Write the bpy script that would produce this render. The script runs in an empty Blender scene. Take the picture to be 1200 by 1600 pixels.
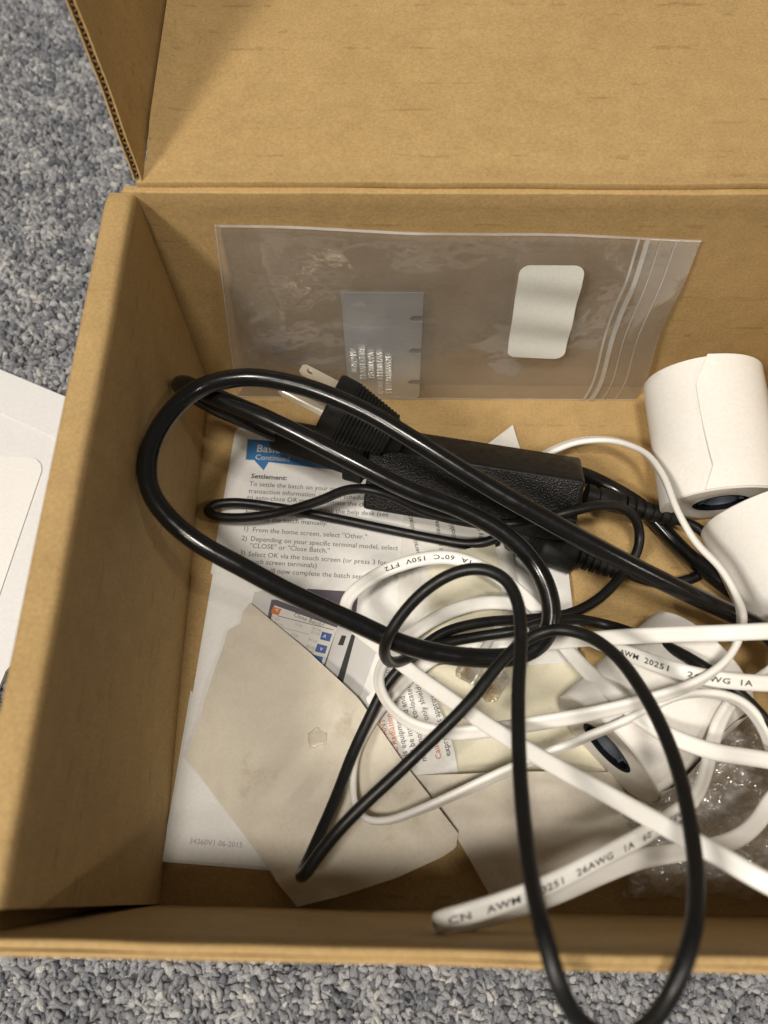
import bpy, bmesh, math, random
import numpy as np
from mathutils import Vector, Matrix, noise
random.seed(7)
SC = bpy.context.scene
C = SC.collection

# ------------------------------------------------------------------ camera
cam_d = bpy.data.cameras.new('camera'); cam = bpy.data.objects.new('camera', cam_d); C.objects.link(cam)
cam_d.sensor_width = 36; cam_d.lens = 29.366; cam_d.clip_start = 0.01; cam_d.clip_end = 50
_r, _u, _w = Vector((0.99976,0.01777,-0.01305)), Vector((-0.01074,0.90948,0.41561)), Vector((-0.01925,0.41537,-0.90945))
cam.matrix_world = Matrix(((_r.x, _u.x, -_w.x, 0), (_r.y, _u.y, -_w.y, 0), (_r.z, _u.z, -_w.z, 0.36), (0, 0, 0, 1)))
cam_d.dof.use_dof = True; cam_d.dof.focus_distance = 0.36; cam_d.dof.aperture_fstop = 9.0
SC.camera = cam
# ------------------------------------------------------------------ light: dim room and ceiling lamps
world = bpy.data.worlds.new('World'); SC.world = world; world.use_nodes = True
bg = world.node_tree.nodes['Background']; bg.inputs[0].default_value = (1.0, 0.93, 0.82, 1); bg.inputs[1].default_value = 0.085
def area(name, direction, dist, power, size, col):
    l = bpy.data.lights.new(name, 'AREA'); l.energy = power; l.size = size; l.color = col; l.shape = 'SQUARE'
    o = bpy.data.objects.new(name, l); C.objects.link(o)
    d = Vector(direction).normalized(); o.location = Vector((0.03, 0.1, 0.05)) + d * dist
    o.rotation_euler = d.to_track_quat('Z', 'Y').to_euler()
    return o
WARM = (1.0, 0.925, 0.82)
area('ceiling_lamp', (-0.60, -0.55, 1.0), 2.4, 36, 0.32, WARM)
area('ceiling_lamp', (0.55, -0.30, 0.80), 2.3, 5.5, 0.08, WARM)
area('ceiling_lamp', (-0.12, -0.25, 1.0), 2.4, 32, 0.26, WARM)
SC.view_settings.view_transform = 'Standard'; SC.view_settings.look = 'None'
SC.view_settings.exposure = 0.0; SC.view_settings.gamma = 1.0
SC.cycles.max_bounces = 10; SC.cycles.transparent_max_bounces = 16

# ------------------------------------------------------------------ materials
def mat(name, col, rough=0.6, metal=0.0, spec=0.5, coat=0.0):
    m = bpy.data.materials.new(name); m.use_nodes = True
    b = m.node_tree.nodes['Principled BSDF']
    b.inputs['Base Color'].default_value = (*col, 1); b.inputs['Roughness'].default_value = rough
    b.inputs['Metallic'].default_value = metal; b.inputs['Specular IOR Level'].default_value = spec
    b.inputs['Coat Weight'].default_value = coat
    return m
def nd(m, t, **k):
    n = m.node_tree.nodes.new(t)
    for a, v in k.items(): setattr(n, a, v)
    return n
def lk(m, a, b): m.node_tree.links.new(a, b)
def bsdf(m): return m.node_tree.nodes['Principled BSDF']
def coords(m, scale=(1, 1, 1), kind='Object'):
    t = nd(m, 'ShaderNodeTexCoord'); mp = nd(m, 'ShaderNodeMapping'); mp.inputs['Scale'].default_value = scale
    lk(m, t.outputs[kind], mp.inputs['Vector']); return mp.outputs['Vector']
def tex(m, vec, scale, detail=4, rough=0.6):
    n = nd(m, 'ShaderNodeTexNoise'); n.inputs['Scale'].default_value = scale; n.inputs['Detail'].default_value = detail
    n.inputs['Roughness'].default_value = rough; lk(m, vec, n.inputs['Vector']); return n.outputs['Fac']
def ramp(m, fac, stops):
    r = nd(m, 'ShaderNodeValToRGB'); e = r.color_ramp.elements
    while len(e) < len(stops): e.new(0.5)
    for q, (p, c) in zip(e, stops): q.position = p; q.color = (*c, 1)
    lk(m, fac, r.inputs['Fac']); return r.outputs['Color']
def mul(m, a, b, fac=1.0):
    n = nd(m, 'ShaderNodeMix', data_type='RGBA', blend_type='MULTIPLY'); n.inputs[0].default_value = fac
    lk(m, a, n.inputs[6]); lk(m, b, n.inputs[7]); return n.outputs[2]
def bump(m, h, strength=0.3, dist=0.0005, prev=None):
    n = nd(m, 'ShaderNodeBump'); n.inputs['Strength'].default_value = strength; n.inputs['Distance'].default_value = dist
    lk(m, h, n.inputs['Height'])
    if prev is not None: lk(m, prev, n.inputs['Normal'])
    lk(m, n.outputs['Normal'], bsdf(m).inputs['Normal']); return n.outputs['Normal']

def cardboard(name, dark=1.0, line_axis=0):
    m = mat(name, (0.40, 0.26, 0.11), 0.75, spec=0.25)
    v = coords(m)
    big = tex(m, v, 9, 3); fib = tex(m, v, 900, 3, 0.7); mid = tex(m, v, 120, 4)
    c1 = ramp(m, big, [(0.3, (0.455 * dark, 0.306 * dark, 0.132 * dark)), (0.7, (0.51 * dark, 0.350 * dark, 0.157 * dark))])
    c2 = ramp(m, fib, [(0.3, (0.80, 0.79, 0.77)), (0.65, (1.06, 1.06, 1.06))])
    c3 = ramp(m, mid, [(0.3, (0.92, 0.91, 0.9)), (0.7, (1.04, 1.04, 1.04))])
    # faint broken flute lines pressed through the liner
    sc = [30, 30, 30]; sc[line_axis] = 14
    vs = coords(m, tuple(sc)); dash = tex(m, vs, 6, 2)
    s2 = [210, 210, 210]; s2[line_axis] = 1.2
    vl = coords(m, tuple(s2)); ln = nd(m, 'ShaderNodeTexNoise'); ln.inputs['Scale'].default_value = 1.6; ln.inputs['Detail'].default_value = 1
    lk(m, vl, ln.inputs['Vector'])
    a = ramp(m, ln.outputs['Fac'], [(0.60, (0, 0, 0)), (0.68, (1, 1, 1))])
    b = ramp(m, dash, [(0.54, (0, 0, 0)), (0.60, (1, 1, 1))])
    mk = nd(m, 'ShaderNodeMix', data_type='RGBA', blend_type='MULTIPLY'); mk.inputs[0].default_value = 1
    lk(m, a, mk.inputs[6]); lk(m, b, mk.inputs[7])
    lines = ramp(m, mk.outputs[2], [(0.0, (1, 1, 1)), (1.0, (0.82, 0.80, 0.76))])
    col = mul(m, mul(m, mul(m, c1, c2), c3), lines)
    lk(m, col, bsdf(m).inputs['Base Color'])
    n1 = bump(m, fib, 0.25, 0.0003); bump(m, tex(m, v, 60, 3), 0.25, 0.0012, n1)
    return m
M = {}
M['card'] = cardboard('cardboard')
M['card_in'] = cardboard('cardboard_inner', 0.95, 1)
M['flute'] = mat('cardboard_flute', (0.22, 0.14, 0.06), 0.85, spec=0.2)

def paper(name, col, var=0.08, stain=0.0, spec=0.25, rough=0.7, crumple=0.15):
    m = mat(name, col, rough, spec=spec); v = coords(m)
    a = tex(m, v, 14, 4); f = tex(m, v, 700, 2); s = tex(m, v, 42, 5, 0.75)
    lo = tuple(c * (1 - var) for c in col); hi = tuple(min(0.95, c * (1 + var * 0.5)) for c in col)
    c1 = ramp(m, a, [(0.3, lo), (0.7, hi)]); c2 = ramp(m, f, [(0.3, (0.95, 0.95, 0.95)), (0.7, (1.02, 1.02, 1.02))])
    col_o = mul(m, c1, c2)
    if stain > 0:
        col_o = mul(m, col_o, ramp(m, s, [(0.60, (1, 1, 1)), (0.70, (1 - stain * 0.5, 1 - stain * 0.6, 1 - stain * 0.8)), (0.8, (1 - stain, 1 - stain, 1 - stain))]))
    lk(m, col_o, bsdf(m).inputs['Base Color'])
    n1 = bump(m, f, 0.08, 0.0002)
    if crumple: bump(m, tex(m, v, 35, 3), crumple, 0.002, n1)
    return m
M['white_paper'] = paper('white_paper', (0.86, 0.855, 0.835), 0.04)
M['leaflet'] = paper('leaflet_paper', (0.80, 0.78, 0.73), 0.06, 0.05)
M['cream'] = paper('cream_paper', (0.78, 0.74, 0.58), 0.06, 0.08)
M['tan'] = paper('aged_envelope_paper', (0.71, 0.655, 0.55), 0.14, 0.30, crumple=0.6)
M['tan2'] = paper('aged_manila_paper', (0.77, 0.71, 0.61), 0.10, 0.15, crumple=0.5)
M['roll'] = paper('receipt_roll_paper', (0.86, 0.84, 0.80), 0.05, 0.10, crumple=0.1)
M['mailer'] = paper('mailer_paper', (0.79, 0.79, 0.80), 0.03, crumple=0.2)
M['sticker'] = paper('sticker_paper', (0.76, 0.76, 0.70), 0.05, spec=0.4, rough=0.45)
def rings_mat():
    m = mat('roll_end_paper', (0.70, 0.66, 0.58), 0.75, spec=0.2)
    v = coords(m); n = nd(m, 'ShaderNodeTexWave', wave_type='RINGS', rings_direction='Y'); n.inputs['Scale'].default_value = 700
    n.inputs['Distortion'].default_value = 1.2; lk(m, v, n.inputs['Vector'])
    lk(m, ramp(m, n.outputs['Fac'], [(0, (0.64, 0.61, 0.55)), (1, (0.80, 0.77, 0.72))]), bsdf(m).inputs['Base Color']); bump(m, n.outputs['Fac'], 0.3, 0.0003)
    return m
M['roll_end'] = rings_mat()
M['core'] = mat('navy_plastic', (0.004, 0.005, 0.010), 0.7, spec=0.08)
M['core_line'] = mat('navy_plastic_edge', (0.07, 0.08, 0.10), 0.5)
def rubber(name, rough, grain, spec=0.5):
    m = mat(name, (0.011, 0.011, 0.011), rough, spec=spec); v = coords(m)
    lk(m, ramp(m, tex(m, v, 260, 4), [(0.3, (rough * 0.8,) * 3), (0.75, (min(1, rough * 1.35),) * 3)]), bsdf(m).inputs['Roughness'])
    lk(m, ramp(m, tex(m, v, 1300, 2), [(0.69, (0.007, 0.007, 0.007)), (0.80, (0.05, 0.048, 0.045))]), bsdf(m).inputs['Base Color'])
    bump(m, tex(m, v, 420, 3), grain, 0.0003); return m
M['cord'] = rubber('glossy_black_vinyl', 0.20, 0.025, 0.5)
M['cord_matte'] = rubber('satin_black_vinyl', 0.40, 0.05, 0.4)
M['plug'] = rubber('moulded_black_rubber', 0.48, 0.15, 0.35)
def brick_tex():
    m = mat('textured_black_plastic', (0.008, 0.0075, 0.007), 0.38, spec=0.32); v = coords(m)
    vo = nd(m, 'ShaderNodeTexVoronoi'); vo.inputs['Scale'].default_value = 1500; lk(m, v, vo.inputs['Vector'])
    bump(m, vo.outputs['Distance'], 0.75, 0.0004); return m
M['brick_rough'] = brick_tex()
M['brick_smooth'] = rubber('smooth_black_plastic', 0.45, 0.03, 0.35)
M['nickel'] = mat('nickel_metal', (0.95, 0.88, 0.72), 0.28, 0.6)
M['bright'] = mat('raised_aluminium', (0.95, 0.94, 0.90), 0.25, 0.5)
M['dark'] = mat('dark_hole', (0.01, 0.01, 0.01), 0.9)
def steel():
    m = mat('brushed_aluminium', (0.74, 0.75, 0.77), 0.26, 0.78); v = coords(m, (60, 60, 6))
    lk(m, ramp(m, tex(m, v, 3, 3), [(0.3, (0.30,) * 3), (0.7, (0.38,) * 3)]), bsdf(m).inputs['Roughness']); return m
M['steel'] = steel()
def white_pvc():
    m = mat('white_vinyl', (0.80, 0.78, 0.72), 0.35, spec=0.5); v = coords(m)
    lk(m, ramp(m, tex(m, v, 60, 4), [(0.3, (0.83, 0.82, 0.78)), (0.7, (0.89, 0.88, 0.85))]), bsdf(m).inputs['Base Color'])
    bsdf(m).inputs['Subsurface Weight'].default_value = 0.12; bsdf(m).inputs['Subsurface Radius'].default_value = (0.002, 0.002, 0.0015); bsdf(m).inputs['Subsurface Scale'].default_value = 0.6
    return m
M['pvc'] = white_pvc()
M['ink'] = mat('black_ink', (0.025, 0.025, 0.025), 0.6)
M['ink_grey'] = mat('grey_ink', (0.13, 0.13, 0.13), 0.7)
M['ink_pale'] = mat('pale_grey_ink', (0.42, 0.41, 0.40), 0.7)
M['ink_blue'] = mat('blue_ink', (0.035, 0.19, 0.46), 0.55)
M['ink_navy'] = mat('button_blue_ink', (0.05, 0.11, 0.33), 0.55)
M['ink_orange'] = mat('orange_ink', (0.60, 0.17, 0.04), 0.6)
M['ink_white'] = mat('unprinted_white', (0.78, 0.77, 0.74), 0.6)
M['ink_lilac'] = mat('dark_lilac_ink', (0.10, 0.085, 0.11), 0.5)
M['ink_light'] = mat('light_grey_ink', (0.60, 0.59, 0.58), 0.55)
M['ink_screen'] = mat('screen_white_ink', (0.70, 0.68, 0.64), 0.55)
def film(name, haze, tint, gloss_rough=0.12, gloss=0.10, wr=0.5, wscale=45, hv=(0.6, 1.5), frm=0.5):
    m = bpy.data.materials.new(name); m.use_nodes = True; nt = m.node_tree
    for n in list(nt.nodes):
        if n.type == 'BSDF_PRINCIPLED': nt.nodes.remove(n)
    out = [n for n in nt.nodes if n.type == 'OUTPUT_MATERIAL'][0]
    tr = nd(m, 'ShaderNodeBsdfTransparent'); tr.inputs[0].default_value = (0.97, 0.97, 0.97, 1)
    df = nd(m, 'ShaderNodeBsdfDiffuse'); df.inputs[0].default_value = (*tint, 1)
    tl = nd(m, 'ShaderNodeBsdfTranslucent'); tl.inputs[0].default_value = (*tint, 1)
    gl = nd(m, 'ShaderNodeBsdfGlossy'); gl.inputs['Roughness'].default_value = gloss_rough; gl.inputs[0].default_value = (1, 1, 1, 1)
    mx = nd(m, 'ShaderNodeMixShader'); mx.inputs[0].default_value = 0.4; lk(m, df.outputs[0], mx.inputs[1]); lk(m, tl.outputs[0], mx.inputs[2])
    v = coords(m); n1 = tex(m, v, wscale, 4)
    hz = nd(m, 'ShaderNodeMapRange'); hz.inputs['From Min'].default_value = 0.3; hz.inputs['From Max'].default_value = 0.75
    hz.inputs['To Min'].default_value = haze * hv[0]; hz.inputs['To Max'].default_value = haze * hv[1]; lk(m, n1, hz.inputs['Value'])
    m1 = nd(m, 'ShaderNodeMixShader'); lk(m, hz.outputs[0], m1.inputs[0]); lk(m, tr.outputs[0], m1.inputs[1]); lk(m, mx.outputs[0], m1.inputs[2])
    fr = nd(m, 'ShaderNodeLayerWeight'); fr.inputs['Blend'].default_value = 0.3
    ad = nd(m, 'ShaderNodeMath', operation='MULTIPLY_ADD'); ad.inputs[1].default_value = frm; ad.inputs[2].default_value = gloss; lk(m, fr.outputs['Fresnel'], ad.inputs[0])
    bp = nd(m, 'ShaderNodeBump'); bp.inputs['Strength'].default_value = wr; bp.inputs['Distance'].default_value = 0.003
    lk(m, tex(m, v, wscale, 3), bp.inputs['Height']); lk(m, bp.outputs[0], gl.inputs['Normal']); lk(m, bp.outputs[0], fr.inputs['Normal'])
    m2 = nd(m, 'ShaderNodeMixShader'); lk(m, ad.outputs[0], m2.inputs[0]); lk(m, m1.outputs[0], m2.inputs[1]); lk(m, gl.outputs[0], m2.inputs[2])
    lk(m, m2.outputs[0], out.inputs['Surface']); return m
M['film'] = film('clear_poly_film', 0.17, (0.88, 0.85, 0.79), 0.08, 0.06, 0.7, 30, (0.8, 1.25), 0.3)
M['zip'] = film('clear_zip_plastic', 0.45, (0.85, 0.84, 0.82), 0.3, 0.08)
M['bubble'] = film('crumpled_clear_plastic', 0.27, (0.86, 0.85, 0.83), 0.13, 0.10, 1.0, 110, (0.1, 2.3))
M['clear'] = film('clear_plug_plastic', 0.22, (0.85, 0.84, 0.80), 0.08, 0.16, 0.1)
M['glue'] = film('dried_glue', 0.10, (0.72, 0.66, 0.46), 0.35, 0.03, 0.4)
M['gold'] = mat('gold_contact', (0.75, 0.55, 0.22), 0.3, 1.0)

# ------------------------------------------------------------------ helpers
def tag(o, label, cat, group=None, kind=None):
    if label: o['label'] = label
    if cat: o['category'] = cat
    if group: o['group'] = group
    if kind: o['kind'] = kind
    return o
def empty(name, loc, label, cat, group=None):
    o = bpy.data.objects.new(name, None); C.objects.link(o); o.location = loc; o.empty_display_size = 0.02
    return tag(o, label, cat, group)
def mesh(name, verts, faces, m, parent=None, smooth=True, mats=None, midx=None):
    me = bpy.data.meshes.new(name); me.from_pydata([tuple(v) for v in verts], [], faces); me.validate(); me.update()
    return link(name, me, m, parent, smooth, mats, midx)
def link(name, me, m, parent=None, smooth=True, mats=None, midx=None):
    for x in (mats or [m]): me.materials.append(x)
    if midx: me.polygons.foreach_set('material_index', midx)
    me.polygons.foreach_set('use_smooth', [smooth] * len(me.polygons))
    o = bpy.data.objects.new(name, me); C.objects.link(o)
    if parent: attach(o, parent)
    return o
def attach(o, parent):
    o.parent = parent; bpy.context.view_layer.update(); o.matrix_parent_inverse = parent.matrix_world.inverted()
def from_bm(name, bm, m, parent=None, smooth=True, mats=None):
    bmesh.ops.recalc_face_normals(bm, faces=bm.faces[:])
    me = bpy.data.meshes.new(name); bm.to_mesh(me); bm.free()
    return link(name, me, m, parent, smooth, mats)
def box_bm(sx, sy, sz, bev=0.0, seg=2, taper=None):
    bm = bmesh.new(); bmesh.ops.create_cube(bm, size=1.0)
    for v in bm.verts:
        v.co = Vector((v.co.x * sx, v.co.y * sy, v.co.z * sz))
        if taper and v.co.x < 0: v.co.y *= taper; v.co.z *= taper
    if bev: bmesh.ops.bevel(bm, geom=bm.edges[:], offset=bev, segments=seg, profile=0.6, affect='EDGES')
    return bm
def frame(o, ax, ay, az): return Matrix(((ax.x, ay.x, az.x, o.x), (ax.y, ay.y, az.y, o.y), (ax.z, ay.z, az.z, o.z), (0, 0, 0, 1)))
def catmull(pts, step=0.0015):
    """centripetal Catmull-Rom through pts (x,y,z[,twist]); returns dense positions and twists, and control index of each"""
    n = len(pts); P4 = [np.array(list(p) + [0.0] * (4 - len(p)), float) for p in pts]
    P4 = [2 * P4[0] - P4[1]] + P4 + [2 * P4[-1] - P4[-2]]
    out, idx = [], []
    for i in range(1, n):
        p0, p1, p2, p3 = P4[i - 1], P4[i], P4[i + 1], P4[i + 2]
        t = [0.0]
        for a, b in ((p0, p1), (p1, p2), (p2, p3)): t.append(t[-1] + max(1e-5, np.linalg.norm((b - a)[:3])) ** 0.5)
        k = max(2, int(np.linalg.norm((p2 - p1)[:3]) / step))
        for j in range(k):
            s = t[1] + (t[2] - t[1]) * j / k
            A1 = (t[1] - s) / (t[1] - t[0]) * p0 + (s - t[0]) / (t[1] - t[0]) * p1
            A2 = (t[2] - s) / (t[2] - t[1]) * p1 + (s - t[1]) / (t[2] - t[1]) * p2
            A3 = (t[3] - s) / (t[3] - t[2]) * p2 + (s - t[2]) / (t[3] - t[2]) * p3
            B1 = (t[2] - s) / (t[2] - t[0]) * A1 + (s - t[0]) / (t[2] - t[0]) * A2
            B2 = (t[3] - s) / (t[3] - t[1]) * A2 + (s - t[1]) / (t[3] - t[1]) * A3
            out.append((t[2] - s) / (t[2] - t[1]) * B1 + (s - t[1]) / (t[2] - t[1]) * B2); idx.append(i - 1 + j / k)
    out.append(P4[-2]); idx.append(n - 1.0)
    return np.array(out), np.array(idx)
def smooth_path(Q, it=3):
    Q = Q.copy()
    for _ in range(it): Q[1:-1] = 0.25 * Q[:-2] + 0.5 * Q[1:-1] + 0.25 * Q[2:]
    return Q
def frames(Q):
    T = np.gradient(Q[:, :3], axis=0); T /= np.linalg.norm(T, axis=1)[:, None]
    # normals by parallel transport starting from world up
    N = np.zeros_like(T); up = np.array([0, 0, 1.0]); n = up - T[0] * (up @ T[0]); n /= np.linalg.norm(n)
    for i in range(len(T)):
        n = n - T[i] * (n @ T[i]); n /= np.linalg.norm(n); N[i] = n
    return T, N, np.cross(T, N)
def tube(name, pts, r, m, parent, sides=14, step=0.0015, rfun=None):
    Q, idx = catmull(pts, step); Q = smooth_path(Q, 6); T, N, B = frames(Q)
    verts, faces = [], []
    L = len(Q)
    for i in range(L):
        rr = rfun(i / (L - 1)) * r if rfun else r
        for k in range(sides):
            a = 2 * math.pi * k / sides; verts.append(Q[i, :3] + rr * (math.cos(a) * N[i] + math.sin(a) * B[i]))
    for i in range(L - 1):
        for k in range(sides):
            a = i * sides + k; b = i * sides + (k + 1) % sides; faces.append((a, b, b + sides, a + sides))
    faces.append(tuple(range(sides - 1, -1, -1))); faces.append(tuple((L - 1) * sides + k for k in range(sides)))
    return mesh(name, verts, faces, m, parent), Q, idx, T
def ribbon_path(pts):
    """flat cable path: normal leans to world up, rotated by the twist (degrees)"""
    Q, idx = catmull(pts, 0.0014); Q = smooth_path(Q, 6)
    T = np.gradient(Q[:, :3], axis=0); T /= np.linalg.norm(T, axis=1)[:, None]
    up = np.array([0, -0.42, 0.91]); W = np.cross(up, T); ln = np.linalg.norm(W, axis=1)
    for i in range(1, len(W)):
        if ln[i] < 0.25: W[i] = W[i - 1]
    i0, i1 = int(np.argmin(abs(idx - 49))), int(np.argmin(abs(idx - 53)))   # hairpin bend over the flat side
    W[i0:i1 + 1] = W[i0] / np.linalg.norm(W[i0]); W[i1 + 1:] *= -1; tw = Q[:, 3].copy(); tw[i1 + 1:] -= 180
    tw[i0:i1 + 1] = np.linspace(tw[i0], tw[i1 + 1], i1 + 1 - i0)
    W -= T * np.sum(W * T, axis=1)[:, None]; W /= np.linalg.norm(W, axis=1)[:, None]
    N = np.cross(T, W); a = np.radians(tw)[:, None]
    N2 = N * np.cos(a) + W * np.sin(a); W2 = np.cross(N2, T)
    for _ in range(8):
        N2[1:-1] = 0.25 * N2[:-2] + 0.5 * N2[1:-1] + 0.25 * N2[2:]
    N2 -= T * np.sum(N2 * T, axis=1)[:, None]; N2 /= np.linalg.norm(N2, axis=1)[:, None]; W2 = np.cross(N2, T)
    return Q, idx, T, N2, W2
def fontmesh(s, size, bold=0.0, sx=1.0, spacing=1.0, align='LEFT', extrude=0.0):
    cu = bpy.data.curves.new('txt', 'FONT'); cu.body = s; cu.size = size; cu.space_character = spacing; cu.offset = bold
    cu.align_x = align; cu.resolution_u = 2; cu.extrude = extrude; cu.fill_mode = 'BOTH' if extrude else 'FRONT'
    o = bpy.data.objects.new('txt', cu); C.objects.link(o)
    dg = bpy.context.evaluated_depsgraph_get(); dg.update()
    me = bpy.data.meshes.new_from_object(o.evaluated_get(dg)); bpy.data.objects.remove(o); bpy.data.curves.remove(cu)
    v = [(p.co.x * sx, p.co.y, p.co.z) for p in me.vertices]; f = [tuple(p.vertices) for p in me.polygons]
    bpy.data.meshes.remove(me); return v, f
def lettering(items, mapping, m, parent, name='lettering'):
    """items: (text, x, y, size, kwargs) on a flat layout; mapping turns layout (x,y) to a 3-D point"""
    V, F = [], []
    for it in items:
        s, x, y, size = it[:4]; kw = it[4] if len(it) > 4 else {}
        v, f = fontmesh(s, size, **kw); o = len(V)
        V += [mapping(a + x, b + y, c) for a, b, c in v]; F += [tuple(i + o for i in q) for q in f]
    return mesh(name, V, F, m, parent, smooth=False)
def resample(poly, n):
    p = np.array(poly, float); d = np.r_[0, np.cumsum(np.linalg.norm(np.diff(p, axis=0), axis=1))]; t = np.linspace(0, d[-1], n)
    return np.stack([np.interp(t, d, p[:, k]) for k in range(3)], 1)
def coons(e0, e1, l0, l1, nu, nv, fn=None):
    """e0: u at v=0, e1: u at v=1, l0: v at u=0, l1: v at u=1 -> grid (nv,nu,3)"""
    a, b, c, d = resample(e0, nu), resample(e1, nu), resample(l0, nv), resample(l1, nv)
    u = np.linspace(0, 1, nu)[None, :, None]; v = np.linspace(0, 1, nv)[:, None, None]
    G = (1 - v) * a[None] + v * b[None] + (1 - u) * c[:, None] + u * d[:, None] - ((1 - u) * (1 - v) * a[0] + u * (1 - v) * a[-1] + (1 - u) * v * b[0] + u * v * b[-1])
    if fn is not None:
        for j in range(nv):
            for i in range(nu): G[j, i] += np.array(fn(i / (nu - 1), j / (nv - 1), G[j, i]))
    return G
def sheet(name, G, m, parent=None, thick=0.00015):
    nv, nu, _ = G.shape
    du = np.gradient(G, axis=1); dv = np.gradient(G, axis=0); n = np.cross(du, dv); n /= (np.linalg.norm(n, axis=2)[..., None] + 1e-12)
    if n[..., 2].mean() < -0.3: n = -n
    V = list(G.reshape(-1, 3)) + list((G - n * thick).reshape(-1, 3)); F = []; o = nu * nv
    for j in range(nv - 1):
        for i in range(nu - 1):
            a = j * nu + i; F.append((a, a + 1, a + nu + 1, a + nu)); F.append((o + a, o + a + nu, o + a + nu + 1, o + a + 1))
    rim = [i for i in range(nu)] + [j * nu + nu - 1 for j in range(1, nv)] + [(nv - 1) * nu + i for i in range(nu - 2, -1, -1)] + [j * nu for j in range(nv - 2, 0, -1)]
    for a, b in zip(rim, rim[1:] + rim[:1]): F.append((b, a, o + a, o + b))
    o = mesh(name, V, F, m, parent); o.data.set_sharp_from_angle(angle=math.radians(55)); return o
def plate(name, outline, mapping, thick, m, parent=None, smooth=False):
    """solid n-gon plate from a 2-D outline"""
    bm = bmesh.new(); vs = [bm.verts.new(mapping(x, y, 0)) for x, y in outline]; f = bm.faces.new(vs)
    if thick:
        r = bmesh.ops.extrude_face_region(bm, geom=[f]); nv = [g for g in r['geom'] if isinstance(g, bmesh.types.BMVert)]
        for v, (x, y) in zip(vs, outline): pass
        n = f.normal.copy(); f.normal_update(); n = f.normal
        for v in nv: v.co += n * thick
    bmesh.ops.triangulate(bm, faces=[q for q in bm.faces if len(q.verts) > 4])
    return from_bm(name, bm, m, parent, smooth)
def nz(x, y, z=0.0, s=1.0): return noise.noise(Vector((x * s, y * s, z * s)))
def rounded(w, h, r, n=5):
    out = []
    for cx, cy, a0 in ((w - r, r, -90), (w - r, h - r, 0), (r, h - r, 90), (r, r, 180)):
        for k in range(n + 1):
            a = math.radians(a0 + 90 * k / n); out.append((cx + r * math.cos(a), cy + r * math.sin(a)))
    return out

# ------------------------------------------------------------------ setting: carpet
ZC = -0.006
def carpet_mat():
    m = mat('carpet_yarn', (0.25, 0.25, 0.27), 0.9, spec=0.15)
    at = nd(m, 'ShaderNodeAttribute', attribute_name='yarn')
    v = coords(m); f = tex(m, v, 1600, 3, 0.7)
    c = ramp(m, at.outputs['Fac'], [(0.0, (0.17, 0.18, 0.21)), (0.30, (0.30, 0.315, 0.35)), (0.55, (0.45, 0.46, 0.495)), (0.85, (0.62, 0.625, 0.64)), (1.0, (0.76, 0.755, 0.745))])
    lk(m, mul(m, c, ramp(m, f, [(0.3, (0.65, 0.65, 0.65)), (0.7, (1.22, 1.22, 1.22))])), bsdf(m).inputs['Base Color'])
    bump(m, f, 1.0, 0.0012); return m
def carpet_base():
    m = mat('carpet_backing', (0.2, 0.2, 0.22), 0.95, spec=0.1); v = coords(m)
    vo = nd(m, 'ShaderNodeTexVoronoi'); vo.inputs['Scale'].default_value = 360; lk(m, v, vo.inputs['Vector'])
    sep = nd(m, 'ShaderNodeSeparateColor'); lk(m, vo.outputs['Color'], sep.inputs[0])
    lk(m, ramp(m, sep.outputs[0], [(0, (0.07, 0.073, 0.085)), (0.6, (0.25, 0.25, 0.26)), (1, (0.5, 0.49, 0.48))]), bsdf(m).inputs['Base Color'])
    bump(m, vo.outputs['Distance'], 1.0, -0.002); return m
fl = mesh('carpet', [(-3, -3, ZC), (3, -3, ZC), (3, 3, ZC), (-3, 3, ZC)], [(0, 1, 2, 3)], carpet_base()); fl['kind'] = 'structure'
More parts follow.
